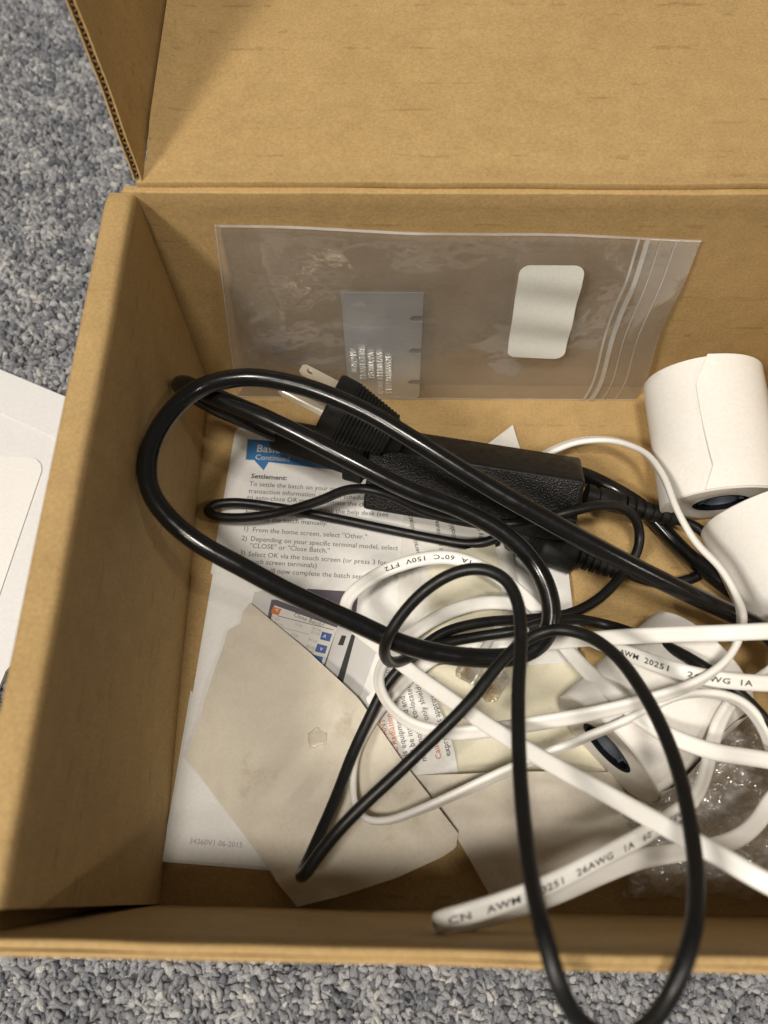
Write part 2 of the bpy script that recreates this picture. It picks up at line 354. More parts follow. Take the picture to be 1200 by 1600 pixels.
def tufts(regions, sp=0.0027):
    bm = bmesh.new(); bmesh.ops.create_icosphere(bm, subdivisions=2, radius=1.0)
    bm.verts.ensure_lookup_table(); base = np.array([v.co for v in bm.verts]); tri = np.array([[v.index for v in f.verts] for f in bm.faces]); bm.free()
    rng = np.random.default_rng(3); pos = []
    for x0, x1, y0, y1, s in regions:
        xs = np.arange(x0, x1, s); ys = np.arange(y0, y1, s * 0.9); gx, gy = np.meshgrid(xs, ys); gx = gx + (np.arange(len(ys)) % 2)[:, None] * s / 2
        p = np.stack([gx.ravel(), gy.ravel(), np.full(gx.size, s)], 1); p[:, :2] += rng.normal(0, s * 0.24, (len(p), 2)); pos.append(p)
    pos = np.concatenate(pos); n = len(pos); nvb = len(base)
    sc = pos[:, 2] / 0.0027 * rng.uniform(0.8, 1.45, n)
    V = np.empty((n, nvb, 3))
    ang = rng.uniform(0, 6.28, n); tilt = rng.normal(0, 0.5, n); el = rng.uniform(0.8, 1.9, n)
    b = base[None] * np.stack([0.00145 * el, 0.00145 / el ** 0.5, np.full(n, 0.0018)], 1)[:, None, :] * sc[:, None, None]
    b = b * (1 + 0.16 * np.sin(base[None, :, 0:1] * 3 + ang[:, None, None] * 5) + 0.14 * np.sin(base[None, :, 1:2] * 4 + ang[:, None, None] * 9))
    b = b * (1 + rng.normal(0, 0.13, (n, nvb, 1)))
    ct, st = np.cos(tilt)[:, None], np.sin(tilt)[:, None]
    x, z = b[..., 0] * ct + b[..., 2] * st, -b[..., 0] * st + b[..., 2] * ct
    ca, sa = np.cos(ang)[:, None], np.sin(ang)[:, None]
    V[..., 0] = x * ca - b[..., 1] * sa + pos[:, 0:1]; V[..., 1] = x * sa + b[..., 1] * ca + pos[:, 1:2]
    V[..., 2] = z + ZC + 0.0005 + rng.normal(0, 0.00045, n)[:, None]
    F = (tri[None] + (np.arange(n) * nvb)[:, None, None]).reshape(-1, 3)
    me = bpy.data.meshes.new('carpet_pile'); me.vertices.add(n * nvb); me.vertices.foreach_set('co', V.reshape(-1).astype(np.float32))
    nf = len(F); me.loops.add(nf * 3); me.loops.foreach_set('vertex_index', F.reshape(-1).astype(np.int32))
    me.polygons.add(nf); me.polygons.foreach_set('loop_start', np.arange(0, nf * 3, 3, dtype=np.int32)); me.update(calc_edges=True)
    clump = np.array([noise.noise(Vector((px * 60, py * 60, 0))) for px, py, _ in pos])
    yarn = np.clip(0.47 + clump * 0.35 + rng.normal(0, 0.23, n), 0, 1)
    at = me.attributes.new('yarn', 'FLOAT', 'POINT'); at.data.foreach_set('value', np.repeat(yarn, nvb).astype(np.float32))
    o = link('carpet_pile', me, carpet_mat()); return tag(o, 'grey flecked loop pile carpet around the box', 'carpet', kind='stuff')
tufts([(-0.20, 0.26, -0.105, -0.014, 0.00235), (-0.305, -0.113, 0.19, 0.60, 0.00265), (-0.215, -0.113, 0.03, 0.19, 0.0031)])

# ------------------------------------------------------------------ cardboard box
XL, XR, YB, YF, HB = -0.0985, 0.206, 0.2355, -0.0055, 0.130
box = empty('cardboard_box', (0.05, 0.11, ZC), 'open brown cardboard shipping box with its lid folded back', 'box')
def slab(name, fn, n0, n1, t, m, bev=0.0):
    """panel: fn(u,v) -> (front point, outward vector); thickness t"""
    A, B = [], []
    for j in range(n1 + 1):
        for i in range(n0 + 1):
            p, o = fn(i / n0, j / n1); A.append(Vector(p)); B.append(Vector(p) + Vector(o) * t)
    V = A + B; F = []; w = n0 + 1; off = len(A)
    for j in range(n1):
        for i in range(n0):
            a = j * w + i; F.append((a, a + 1, a + w + 1, a + w)); F.append((off + a + w, off + a + w + 1, off + a + 1, off + a))
    rim = [i for i in range(w)] + [j * w + n0 for j in range(1, n1 + 1)] + [n1 * w + i for i in range(n0 - 1, -1, -1)] + [j * w for j in range(n1 - 1, 0, -1)]
    for a, b in zip(rim, rim[1:] + rim[:1]): F.append((b, a, off + a, off + b))
    bm = bmesh.new(); vs = [bm.verts.new(v) for v in V]
    for f in F: bm.faces.new([vs[i] for i in f])
    bmesh.ops.recalc_face_normals(bm, faces=bm.faces[:])
    if bev:
        ed = [e for e in bm.edges if len(e.link_faces) == 2 and e.calc_face_angle() > 1.0]
        bmesh.ops.bevel(bm, geom=ed, offset=bev, segments=2, profile=0.6, affect='EDGES')
    o = from_bm(name, bm, m, box, True)
    o.data.set_sharp_from_angle(angle=math.radians(50)) if hasattr(o.data, 'set_sharp_from_angle') else None
    return o
slab('bottom_panel', lambda u, v: ((XL - 0.008 + u * (XR - XL + 0.016), YF - 0.0045 + v * (YB - YF + 0.008), 0.0006 * nz(u * 4, v * 3)), (0, 0, -1)), 20, 20, 0.0035, M['card'])
# back wall with a pressed hinge line along its top
def backw(u, v):
    x = XL - 0.006 + u * (XR - XL + 0.012); z = v * (HB - 0.0012 + 0.0006 * nz(x * 30, 6.6))
    y = YB + 0.0009 * nz(x * 9, z * 9, 3) - 0.0016 * max(0, (v - 0.9)) * 10 * 0.4
    return (x, y, z), (0, 1, 0)
slab('back_wall', backw, 40, 16, 0.0036, M['card'], 0.0008)
slab('right_wall', lambda u, v: ((XR, YF + u * (YB - YF - 0.0005), v * HB), (1, 0, 0)), 6, 6, 0.010, M['card_in'], 0.001)
# left wall: folded over, wide rounded top, inner panel standing slightly askew
prof = [(-0.0112, ZC + 0.0005), (-0.0112, HB - 0.003), (-0.0108, HB - 0.0012), (-0.0098, HB - 0.0003), (-0.008, HB), (-0.0025, HB + 0.0002), (-0.0012, HB - 0.0003), (-0.0003, HB - 0.0015), (0.0, HB - 0.004), (0.0, 0.0008), (-0.0034, 0.0008), (-0.0034, HB - 0.006), (-0.0078, HB - 0.006), (-0.0078, ZC + 0.0005)]
def leftw():
    V, F = [], []; n = 48; y0, y1 = YF + 0.0002, YB - 0.0006
    # finely subdivided profile
    pp = []
    for (a, b), (c, d) in zip(prof, prof[1:] + prof[:1]):
        k = 8 if abs(b - d) > 0.05 else 1
        for q in range(k): pp.append((a + (c - a) * q / k, b + (d - b) * q / k))
    for j in range(n + 1):
        t = j / n; y = y0 + t * (y1 - y0)
        xt = -0.0990; xb = -0.0923 + t * (-0.0985 + 0.0923)
        for k, (px, pz) in enumerate(pp):
            h = max(0, min(1, pz / HB)); x = (xb + (xt - xb) * h) if px > -0.007 else xt
            wob = 0.0007 * nz(y * 14, pz * 12, 5) * (1 if px > -0.006 else 0.4)
            drop = -0.0016 * max(0, (t - 0.965) / 0.035) ** 2 if pz > HB - 0.01 else 0
            yy = y if px > -0.0036 or j > 0 else YF - 0.0105 * max(0.25, pz / HB)
            V.append((x + px + wob, yy, pz + drop + 0.0004 * nz(y * 20, 1.0, px * 90)))
    w = len(pp)
    for j in range(n):
        for k in range(w):
            a = j * w + k; b = j * w + (k + 1) % w; F.append((a, b, b + w, a + w))
    F.append(tuple(range(w - 1, -1, -1))); F.append(tuple(n * w + k for k in range(w)))
    bm = bmesh.new(); vs = [bm.verts.new(v) for v in V]
    for f in F: bm.faces.new([vs[i] for i in f])
    bmesh.ops.triangulate(bm, faces=[q for q in bm.faces if len(q.verts) > 4])
    o = from_bm('left_wall', bm, M['card_in'], box, True); o.data.set_sharp_from_angle(angle=math.radians(40))
leftw()
# front wall: leans out, two plies with an open gap along the rim
def front(ply):
    def fn(u, v):
        x = XL - 0.0115 + u * (XR - XL + 0.0215); z = v * (HB - 0.001 + 0.0009 * nz(x * 30, 2 + ply * 7)) if ply == 0 else ZC + 0.0008 + v * (HB - ZC - 0.0028 + 0.0008 * nz(x * 24, 9))
        h = max(0, z / HB)
        y = YF - 0.0058 * h + 0.0012 * nz(x * 7, z * 9, 8) * h
        rim = 0.0016 * max(0, (h - 0.965) / 0.035) ** 2
        return (x, (y - rim) if ply == 0 else y - 0.0034 - 0.0009 * nz(x * 18, 4.2) * h, z), (0, -1, 0)
    return fn
slab('front_wall_inner_ply', front(0), 60, 24, 0.0022, M['card'], 0.0006)
slab('front_wall_outer_ply', front(1), 60, 12, 0.0014, M['card'], 0.0003)
# lid folded back, a raised crease at the hinge, side flange standing up
def lid_edge(y): return -0.0962 - 0.034 * (y - 0.2449)
def lidf(u, v):
    y = YB + 0.0016 + v * 0.235; x0 = lid_edge(y) - 0.003 * max(0, 1 - v * 20); x = x0 + u * (XR - x0)
    z = HB + 0.0004 + 0.0012 * math.exp(-(v * 0.235 / 0.0035) ** 2) + 0.0012 * nz(x * 6, y * 6, 2) * min(1, v * 6) + 0.004 * math.exp(-(x - x0) / 0.003) * min(1, v * 8)
    y += 0.0009 * nz(x * 22, 3.7) * max(0, 1 - v * 12); z += 0.0005 * nz(x * 35, 8.1) * max(0, 1 - v * 12)
    return (x, y, z), (0, 0, -1)
lid = slab('lid', lidf, 60, 60, 0.003, M['card'], 0.0006)
def flange_pt(u, v, off=0.0):
    h = v * 0.105; z = HB + 0.0016 + h
    yf = 0.2372 + 0.42 * h + 0.0012 * nz(v * 9, 1.3); y = yf + u * (0.472 - yf)
    x = lid_edge(y) - 0.15 * h + 0.0025 * nz(y * 12, z * 12, 6) * min(1, v * 3) - 0.0006 - off
    return Vector((x, y, z))
fa = slab('lid_flange', lambda u, v: (flange_pt(u, v), (-1, 0, 0)), 40, 30, 0.0005, M['card'])
fb = slab('lid_flange_liner', lambda u, v: (flange_pt(u, v, 0.0026), (-1, 0, 0)), 40, 30, 0.0005, M['card'])
V, F = [], []
for i in range(241):
    v = i / 240; off = 0.00155 + 0.0009 * math.sin(i * 2 * math.pi / 7.0)
    V += [flange_pt(0.002, v, off), flange_pt(0.03, v, off)]
for i in range(240): F.append((2 * i, 2 * i + 1, 2 * i + 3, 2 * i + 2))
ff = mesh('fluting', V, F, M['flute'], box)
for o in (fa, fb, ff): attach(o, lid)

# ------------------------------------------------------------------ white mailer outside the box
mailer = empty('white_mailer', (-0.19, 0.15, ZC), 'white paper mailer lying on the carpet left of the box', 'mailer')
mo = [(-0.275, 0.272), (-0.1135, 0.2015), (-0.1135, 0.135), (-0.137, 0.118), (-0.160, 0.103), (-0.1725, 0.086), (-0.176, 0.068), (-0.20, 0.04), (-0.30, 0.03)]
plate('body', mo, lambda x, y, z: (x, y, -0.0006 + z), -0.0018, M['mailer'], mailer)
plate('flap', [(-0.275, 0.2725), (-0.1138, 0.202), (-0.1138, 0.178), (-0.16, 0.198), (-0.205, 0.2185), (-0.275, 0.246)], lambda x, y, z: (x, y, 0.0002 + 0.0008 * max(0, (0.2 - y) * 8)), -0.0003, M['mailer'], mailer)
lo = []
for x, y in rounded(0.10, 0.10, 0.008, 6): lo.append((-0.276 + x, 0.092 + y))
plate('label', [(x + (y - 0.14) * 0.02 - (0.008 if y < 0.11 else 0), y) for x, y in lo], lambda x, y, z: (x, y, -0.0002), -0.0002, M['white_paper'], mailer)

# ------------------------------------------------------------------ zip bag, plate, sticker
bag = empty('zip_bag', (0.02, 0.228, 0.0), 'clear plastic zip bag leaning on the back wall holding a metal plate', 'plastic bag')
def bag_pt(s, t, ply):
    """s 0..1 along, t 0 bottom .. 1 top; ply 0 back film, 1 front film"""
    xl = -0.0832 + 0.0105 * t; xr = 0.1172 - 0.0012 * t + 0.0018 * math.sin(t * 9) * (1 - t)
    x = xl + s * (xr - xl); z = 0.0006 + t * (0.1133 - 0.0062 * s) + 0.0007 * math.sin(s * 11) * t
    y0 = 0.2280 + 0.0058 * t
    belly = math.sin(math.pi * min(1, max(0, s))) ** 0.5 * math.sin(math.pi * min(1, max(0, t))) ** 0.5
    wr = 0.0013 * nz(x * 30, z * 30, 3 + ply) + 0.0008 * nz(x * 80, z * 60, 9 + ply) + 0.0022 * (0.25 - abs(nz(x * 26 + z * 9, z * 20, 31 + ply))) + 0.0012 * math.exp(-((s - 0.2 + 0.12 * t) / 0.018) ** 2) + 0.0030 * (0.5 - abs(nz(x * 55, z * 70, 21 + ply))) * math.exp(-((s - 0.16) / 0.10) ** 2 - ((t - 0.35) / 0.22) ** 2)
    return Vector((x, y0 - (0.0002 if ply == 0 else 0.0006 + 0.0020 * belly + wr * belly * 1.3), z))
for ply, nm in ((0, 'rear_film'), (1, 'front_film')):
    G = np.array([[bag_pt(i / 70, j / 40, ply) for i in range(71)] for j in range(41)])
    V = list(G.reshape(-1, 3)); F = [(j * 71 + i, j * 71 + i + 1, (j + 1) * 71 + i + 1, (j + 1) * 71 + i) for j in range(40) for i in range(70)]
    mesh(nm, V, F, M['film'], bag)
def bag_strip(name, s0, s1, m, lift, n=30, t0=0.0, t1=1.0):
    V, F = [], []
    for j in range(n + 1):
        t = t0 + (t1 - t0) * j / n
        a, b = bag_pt(s0, t, 1), bag_pt(s1, t, 1); off = Vector((0, -lift, 0)); thin = Vector((0, -0.0001, 0))
        V += [a + thin, a + off, b + off, b + thin]
    for j in range(n):
        for k in range(4):
            F.append((j * 4 + k, j * 4 + (k + 1) % 4, (j + 1) * 4 + (k + 1) % 4, (j + 1) * 4 + k))
    F += [(3, 2, 1, 0), tuple(n * 4 + k for k in range(4))]
    return mesh(name, V, F, m, bag, False)
bag_strip('zip_track', 0.884, 0.894, M['zip'], 0.0010); bag_strip('zip_track', 0.868, 0.873, M['zip'], 0.0007)
bag_strip('lip_ridge', 0.916, 0.918, M['zip'], 0.0004); bag_strip('lip_ridge', 0.948, 0.950, M['zip'], 0.0004)
def edge_strip(name, t0, t1):
    V, F = [], []; n = 60
    for i in range(n + 1):
        a, b = bag_pt(i / n, t0, 1), bag_pt(i / n, t1, 1); V += [a + Vector((0, -0.0001, 0)), a + Vector((0, -0.0004, 0)), b + Vector((0, -0.0004, 0)), b + Vector((0, -0.0001, 0))]
    for j in range(n):
        for k in range(4): F.append((j * 4 + k, j * 4 + (k + 1) % 4, (j + 1) * 4 + (k + 1) % 4, (j + 1) * 4 + k))
    mesh(name, V, F, M['zip'], bag, False)
edge_strip('top_seam', 0.994, 1.0); edge_strip('bottom_seam', 0.0, 0.007); bag_strip('side_seam', 0.0, 0.0025, M['zip'], 0.0004)
# sticker on the bag front
so = rounded(0.0275, 0.0575, 0.004, 5)
V, F = [], []; G = []
for j in range(41):
    row = []
    for i in range(13):
        u, v = i / 12, 0.5 - 0.5 * math.cos(math.pi * j / 40)
        cu = u * 0.0268; cv = v * 0.0573
        # round the corners by pulling the rim in
        r = 0.0045; hh = 0.0573
        if cv < r: ins = r - math.sqrt(max(0, r * r - (r - cv) ** 2))
        elif cv > hh - r: ins = r - math.sqrt(max(0, r * r - (cv - hh + r) ** 2))
        else: ins = 0
        x = 0.0465 + ins + u * (0.0262 - 2 * ins) + 0.0015 * (1 - v); z = 0.0412 + cv - 0.0006 * u
        y0 = 0.2280 + 0.0058 * (z / 0.11) - 0.0056 - 0.0007 * math.sin(v * 15 + 1.0 + u) * (0.6 + 0.4 * u)
        row.append((x, y0, z))
    G.append(row)
sticker = sheet('sticker', np.array(G)[::-1], M['sticker'], bag, 0.0001)
# embossed metal plate inside the bag
PX0, PZ0 = -0.0262, 0.0012
pw, ph = 0.0352, 0.0760
notch = lambda z: [(pw, z - 0.0022), (pw - 0.0042, z - 0.0022), (pw - 0.0062, z - 0.0004), (pw - 0.0042, z + 0.0016), (pw, z + 0.0016)]
po = [(0, 0), (pw - 0.0015, 0), (pw, 0.0012)] + notch(0.0135) + notch(0.0375) + notch(0.0600) + [(pw, ph), (0, ph)]
def pmap(x, z, d=0.0):
    return Vector((PX0 + x, 0.2272 + 0.0056 * z / 0.11 - d, PZ0 + z))
mp = empty('metal_plate', pmap(pw / 2, 0), 'silver embossed metal imprinter plate with three notches inside the clear bag', 'metal plate')
plate('plate', po, lambda x, y, z: pmap(x, y), 0.0005, M['steel'], mp)
kw = dict(sx=0.95, extrude=0.00025, spacing=1.05)
rows = [('860/7945', 0.0035, 0.0215), ('HORN CURE', 0.0076, 0.0165), ('TFORD, PA', 0.0116, 0.0165), ('00001 E111854765', 0.0158, 0.0045), ('541 1081/665525', 0.0199, 0.0045)]
V, F = [], []
for s, x, z0 in rows:
    v, f = fontmesh(s, 0.0042, **kw); o = len(V)
    V += [pmap(x + 0.0015 - b, z0 + a, 0.0007 + c) for a, b, c in v]; F += [tuple(i + o for i in q) for q in f]
mesh('embossing', V, F, M['bright'], mp, False)

# ------------------------------------------------------------------ instruction sheet
TL, RT, DN = Vector((-0.0811, 0.2091)), Vector((0.9984, -0.0571)), Vector((-0.0571, -0.9984))
def page(s, t, lift=0.0):
    q = TL + RT * s + DN * t
    z = 0.0010 + 0.0022 * max(0.0, (t - 0.172) / 0.028) ** 2 * max(0.0, 1 - s / 0.05)
    return Vector((q.x, q.y, z + lift))
ins = empty('instruction_sheet', page(0.043, 0.1), 'white printed instruction sheet with blue banner lying on the box floor', 'instruction sheet')
G = []
for j in range(61):
    row = []
    for i in range(31):
        t = j / 60 * 0.1985; s = i / 30 * 0.0862
        if t > 0.1935: s += 0.005 * ((t - 0.1935) / 0.005) ** 2 * (1 - s / 0.0862)   # rounded lower left corner
        row.append(page(s, t))
    G.append(row)
sheet('page', np.array(G), M['white_paper'], ins, 0.00018)
G = [[page(-0.0012 + i / 10 * 0.08, j / 20 * 0.1985 + 0.0010, -0.0008) for i in range(11)] for j in range(21)]
sheet('under_page', np.array(G), M['white_paper'], ins, 0.00015)
def pm(x, y, z=0.0): return page(x, -y, 0.00010 + z)
def ppoly(name, pts, m, lift=0.00008, parent=ins):
    bm = bmesh.new(); f = bm.faces.new([bm.verts.new(page(s, t, lift)) for s, t in pts])
    bmesh.ops.triangulate(bm, faces=[f]); return from_bm(name, bm, m, parent, False)
bn = ppoly('banner', [(0.0059, 0.0061), (0.0859, 0.0071), (0.0869, 0.0225), (0.018, 0.0181), (0.0161, 0.0228), (0.0107, 0.0175), (0.0066, 0.0175)], M['ink_blue'])
def T(s, pt, size, **k): return (s, pt[0], -pt[1], size, k)
lettering([T('Basic Operation', (0.011, 0.0129), 0.0058, bold=0.00004), T('Continued', (0.011, 0.0171), 0.0040)], lambda x, y, z=0: pm(x, y, 0.00008), M['ink_white'], bn)
lettering([T('Settlement:', (0.0105, 0.0273), 0.0034, bold=0.00006, sx=1.12)], pm, M['ink'], ins)
body = [('To settle the batch on your terminal and view', (0.0102, 0.0315)), ('transaction information, you can schedule the time', (0.0104, 0.0353)), ('to auto-close OR manually initiate the close.', (0.0102, 0.0387)),
        ('For settlement help please call the help desk (see', (0.0103, 0.0431)), ('back of sheet for information).', (0.0105, 0.0464)), ('To close the batch manually:', (0.0107, 0.0497)),
        ('1)', (0.0105, 0.055)), ('From the home screen, select "Other."', (0.0151, 0.0553)), ('2)', (0.0106, 0.0599)), ('Depending on your specific terminal model, select', (0.0148, 0.0599)), ('"CLOSE" or "Close Batch."', (0.015, 0.0634)),
        ('3)', (0.0108, 0.0672)), ('Select OK via the touch screen (or press 3 for non-', (0.0148, 0.0676)), ('touch screen terminals)', (0.0147, 0.0711)), ('Terminal will now complete the batch settlement.', (0.0105, 0.0751))]
lettering([T(s, p, 0.0034, sx=1.0) for s, p in body], pm, M['ink_grey'], ins)
lettering([T('34360V1 06-2015', (0.009, 0.1921), 0.0030)], pm, M['ink_pale'], ins)
# printed picture of a card terminal
pic = ppoly('picture_background', [(0.044, 0.0815), (0.0674, 0.0814), (0.0672, 0.092), (0.0423, 0.0922)], M['ink_lilac'])
ppoly('terminal_body', [(0.0204, 0.0847), (0.0267, 0.0833), (0.0803, 0.0985), (0.0707, 0.1345), (0.067, 0.1455), (0.0505, 0.1386), (0.0153, 0.1246)], M['ink_light'], 0.00012, pic)
ppoly('terminal_shadow', [(0.066, 0.1016), (0.068, 0.1008), (0.0633, 0.1296), (0.0611, 0.1351), (0.0596, 0.1312)], M['ink'], 0.00020, pic)
ppoly('screen_bezel', [(0.0285, 0.0878), (0.0308, 0.0877), (0.0598, 0.0966), (0.0559, 0.1167), (0.0537, 0.1174), (0.0268, 0.1095)], M['ink_lilac'], 0.00020, pic)
scr = ppoly('screen', [(0.0302, 0.0904), (0.0594, 0.0988), (0.0553, 0.1161), (0.0285, 0.1077)], M['ink_screen'], 0.00026, pic)
ppoly('back_button', [(0.0297, 0.0911), (0.0336, 0.0919), (0.0326, 0.0951), (0.029, 0.0941)], M['ink_orange'], 0.00034, pic)
ppoly('up_button', [(0.0529, 0.101), (0.0575, 0.1019), (0.0567, 0.1054), (0.0524, 0.1046)], M['ink_navy'], 0.00034, pic)
ppoly('down_button', [(0.0515, 0.1066), (0.056, 0.1075), (0.0553, 0.111), (0.0507, 0.1102)], M['ink_navy'], 0.00034, pic)
ppoly('confirm_button', [(0.0381, 0.1094), (0.0546, 0.1125), (0.0539, 0.1165), (0.0393, 0.1138)], M['ink_navy'], 0.00034, pic)
def tilted(o, ang, lift):
    c, s = math.cos(ang), math.sin(ang)
    return lambda x, y, z=0: page(o[0] + x * c + y * s, o[1] + x * s - y * c, lift)
TA = 0.30
for s, p, size, mm in (('Close Batch?', (0.0392, 0.0949), 0.0028, M['ink_grey']), ('$4.00', (0.0482, 0.1002), 0.0019, M['ink_pale']), ('$0.00', (0.0478, 0.1019), 0.0019, M['ink_pale']), ('USA', (0.0405, 0.0989), 0.0019, M['ink_pale']), ('USA', (0.0391, 0.1037), 0.0019, M['ink_pale']),
                       ('$4.00', (0.047, 0.1053), 0.0019, M['ink_pale']), ('$0.00', (0.0463, 0.1085), 0.0019, M['ink_pale']), ('$1.00', (0.0459, 0.1103), 0.0019, M['ink_pale']), ('OK', (0.0453, 0.1132), 0.0036, M['ink_white']),
                       ('Cash', (0.0296, 0.0965), 0.0019, M['ink_pale']), ('Refunds', (0.0293, 0.0983), 0.0019, M['ink_pale']), ('<', (0.0304, 0.0934), 0.0034, M['ink_white']), ('v', (0.0526, 0.1095), 0.0030, M['ink_white'])):
    lettering([(s, 0, 0, size, {})], tilted(p, TA, 0.00044), mm, pic)
lettering([('v', 0, 0, 0.0030, dict(bold=0.00003))], tilted((0.0552, 0.1026), TA + math.pi, 0.00044), M['ink_white'], pic)
for a, b in (((434, 964), (527, 983)), ((428, 977), (484, 991))): pass
ppoly('screen_rule', [(0.0323, 0.0951), (0.0579, 0.0998), (0.0579, 0.1001), (0.0323, 0.0954)], M['ink_grey'], 0.00036, pic)
ppoly('screen_rule', [(0.0311, 0.0996), (0.0475, 0.1026), (0.0475, 0.1029), (0.0312, 0.0999)], M['ink_pale'], 0.00036, pic)
ppoly('card_slot', [(0.0618, 0.1021), (0.0638, 0.1023), (0.0628, 0.1067), (0.0605, 0.1066)], M['ink'], 0.00036, pic)
ppoly('key', [(0.0503, 0.1188), (0.0517, 0.1186), (0.0524, 0.1209), (0.0513, 0.121)], M['ink'], 0.00036, pic)

# ------------------------------------------------------------------ leaflets
# upper leaflet with text running up the page
leafA = empty('safety_leaflet', (0.0286, 0.1644, 0.001), 'white safety leaflet with sideways black text under the power adapter', 'leaflet')
GA = coons([(0.0023,0.1770,0.0022),(0.0291,0.1893,0.0022),(0.0551,0.2114,0.0022)], [(-0.0010,0.1133,0.0022),(0.0386,0.1064,0.0024),(0.0789,0.0997,0.0024)], [(0.0023,0.1770,0.0022),(0.0004,0.1440,0.0022),(-0.0010,0.1133,0.0022)], [(0.0551,0.2114,0.0022),(0.0671,0.1576,0.0024),(0.0789,0.0997,0.0024)], 14, 14, lambda u, v, p: (0, 0, 0.0004 * nz(u * 3, v * 3)))
sheet('page', GA, M['leaflet'], leafA)
def textframe(o, tip, lift):
    o, tip = Vector(o), Vector(tip); d = (tip - o); d.z = 0; d.normalize(); n = Vector((-d.y, d.x, 0))
    return lambda x, y, z=0: o + d * x + n * y + Vector((0, 0, lift))
for s, o, tip in (('operation subject to the rules', (0.0096, 0.1404, 0.0022), (0.0051, 0.1629, 0.0022)), ('that may cause undesired', (0.0204, 0.1405, 0.0022), (0.0177, 0.1594, 0.0022)), ('applicable to the unit', (0.027, 0.1469, 0.0022), (0.024, 0.1598, 0.0022)), ('by the user', (0.0383, 0.1503, 0.0022), (0.0364, 0.1639, 0.0022))):
    lettering([(s, 0, 0, 0.0031, {})], textframe(o, tip, 0.0006), M['ink_grey'], leafA)
# stack of folded cream leaflets
stack = empty('folded_leaflet_stack', (0.0247, 0.1164, 0.003), 'small stack of folded cream leaflets with loose page edges under the cord loop', 'leaflet stack')
for k in range(5):
    du = k * 9
    zz = 0.0036 + k * 0.0009
    e0 = [(-0.0006, 0.1316, 0.0036), (0.0221, 0.14, 0.0036), (0.0433, 0.1446, 0.0036)]; e1 = [(-0.0002, 0.0977, 0.0036), (0.0215, 0.0975, 0.0036), (0.0466, 0.0972, 0.0036)]
    G = coons(e0, e1, [e0[0], e1[0]], [e0[-1], e1[-1]], 12, 12, lambda u, v, p, k=k: ((0.0034 * k + 0.0006 * nz(v * 4, k)) * (1 - u), 0.0005 * k * (1 - v), 0.0010 * k + 0.0025 * math.sin(math.pi * u) * 0.3 * k / 4))
    sheet('page', G, M['cream'] if k == 4 else M['leaflet'], stack)
e0 = [(0.0419, 0.1437, 0.006), (0.0512, 0.145, 0.006)]; e1 = [(0.0462, 0.0955, 0.006), (0.0561, 0.0945, 0.006)]
sheet('folded_edge', coons(e0, e1, [e0[0], e1[0]], [e0[1], e1[1]], 8, 10, lambda u, v, p: (0, 0, 0.003 * math.sin(math.pi * u))), M['leaflet'], stack)
e0 = [(0.0513, 0.1408, 0.004), (0.0766, 0.1347, 0.003)]; e1 = [(0.0558, 0.09, 0.006), (0.078, 0.0919, 0.004)]
white_card = sheet('folded_card', coons(e0, e1, [e0[0], e1[0]], [e0[1], e1[1]], 8, 10, lambda u, v, p: (0, 0, 0.002 * math.sin(math.pi * u))), M['white_paper'])
tag(white_card, 'plain white folded card sticking out right of the cream leaflets', 'card')
# cream card
G = coons([(0.0115,0.0895,0.0030),(0.0463,0.0932,0.0040),(0.0783,0.0955,0.0035)], [(0.0250,0.0434,0.0034),(0.0521,0.0448,0.0042),(0.0851,0.0470,0.0030)], [(0.0115,0.0895,0.0030),(0.0184,0.0656,0.0032),(0.0250,0.0434,0.0034)], [(0.0783,0.0955,0.0035),(0.0819,0.0718,0.0035),(0.0851,0.0470,0.0030)], 20, 20, lambda u, v, p: (0, 0, 0.0016 * nz(u * 2.2, v * 2.2, 7) + 0.0014))
tag(sheet('cream_card', G, M['cream']), 'blank pale yellow card lying flat in the middle of the box', 'card')
# lower leaflet with orange headings, gently curved
leafB = empty('printed_leaflet', (0.0076, 0.0626, 0.004), 'white leaflet with orange headings and sideways text beside the cream card', 'leaflet')
GB = coons([(-0.0135,0.0753,0.0060),(-0.0034,0.0835,0.0064),(0.0075,0.0908,0.0066)], [(-0.0054,0.0411,0.0060),(0.0102,0.0421,0.0064),(0.0251,0.0437,0.0058)], [(-0.0135,0.0753,0.0060),(-0.0099,0.0581,0.0060),(-0.0054,0.0411,0.0060)], [(0.0075,0.0908,0.0066),(0.0146,0.0777,0.0066),(0.0201,0.0650,0.0066),(0.0234,0.0542,0.0062),(0.0251,0.0437,0.0058)], 16, 16, lambda u, v, p: (0, 0, 0.0012 * math.sin(math.pi * u)))
sheet('page', GB, M['white_paper'], leafB)
for s, o, tip, mm in (('IMPORTANT NOTE', (-0.0018, 0.0476, 0.007), (-0.0064, 0.0693, 0.007), 'ink_orange'), ('FCC Radiation Exposure', (0.0013, 0.0486, 0.007), (-0.0034, 0.0704, 0.007), 'ink_orange'),
                      ('This equipment complies with', (0.005, 0.0477, 0.007), (-0.0011, 0.0747, 0.007), 'ink_grey'), ('shall be installed and operated', (0.0086, 0.0483, 0.007), (0.0021, 0.078, 0.007), 'ink_grey'), ('must not be co-located or operating', (0.012, 0.0493, 0.007), (0.0048, 0.0818, 0.007), 'ink_grey'),
                      ('Use only shielded', (0.0142, 0.0596, 0.007), (0.0097, 0.0786, 0.007), 'ink_grey'), ('Caution:', (0.0181, 0.0504, 0.007), (0.0155, 0.0596, 0.007), 'ink_orange'), ('not approved by', (0.0192, 0.0618, 0.007), (0.0146, 0.0776, 0.007), 'ink_grey'), ('expressly', (0.0217, 0.0515, 0.007), (0.02, 0.0597, 0.007), 'ink_grey')):
    lettering([(s, 0, 0, 0.0034, {})], textframe(o, tip, 0.0013), M[mm], leafB)

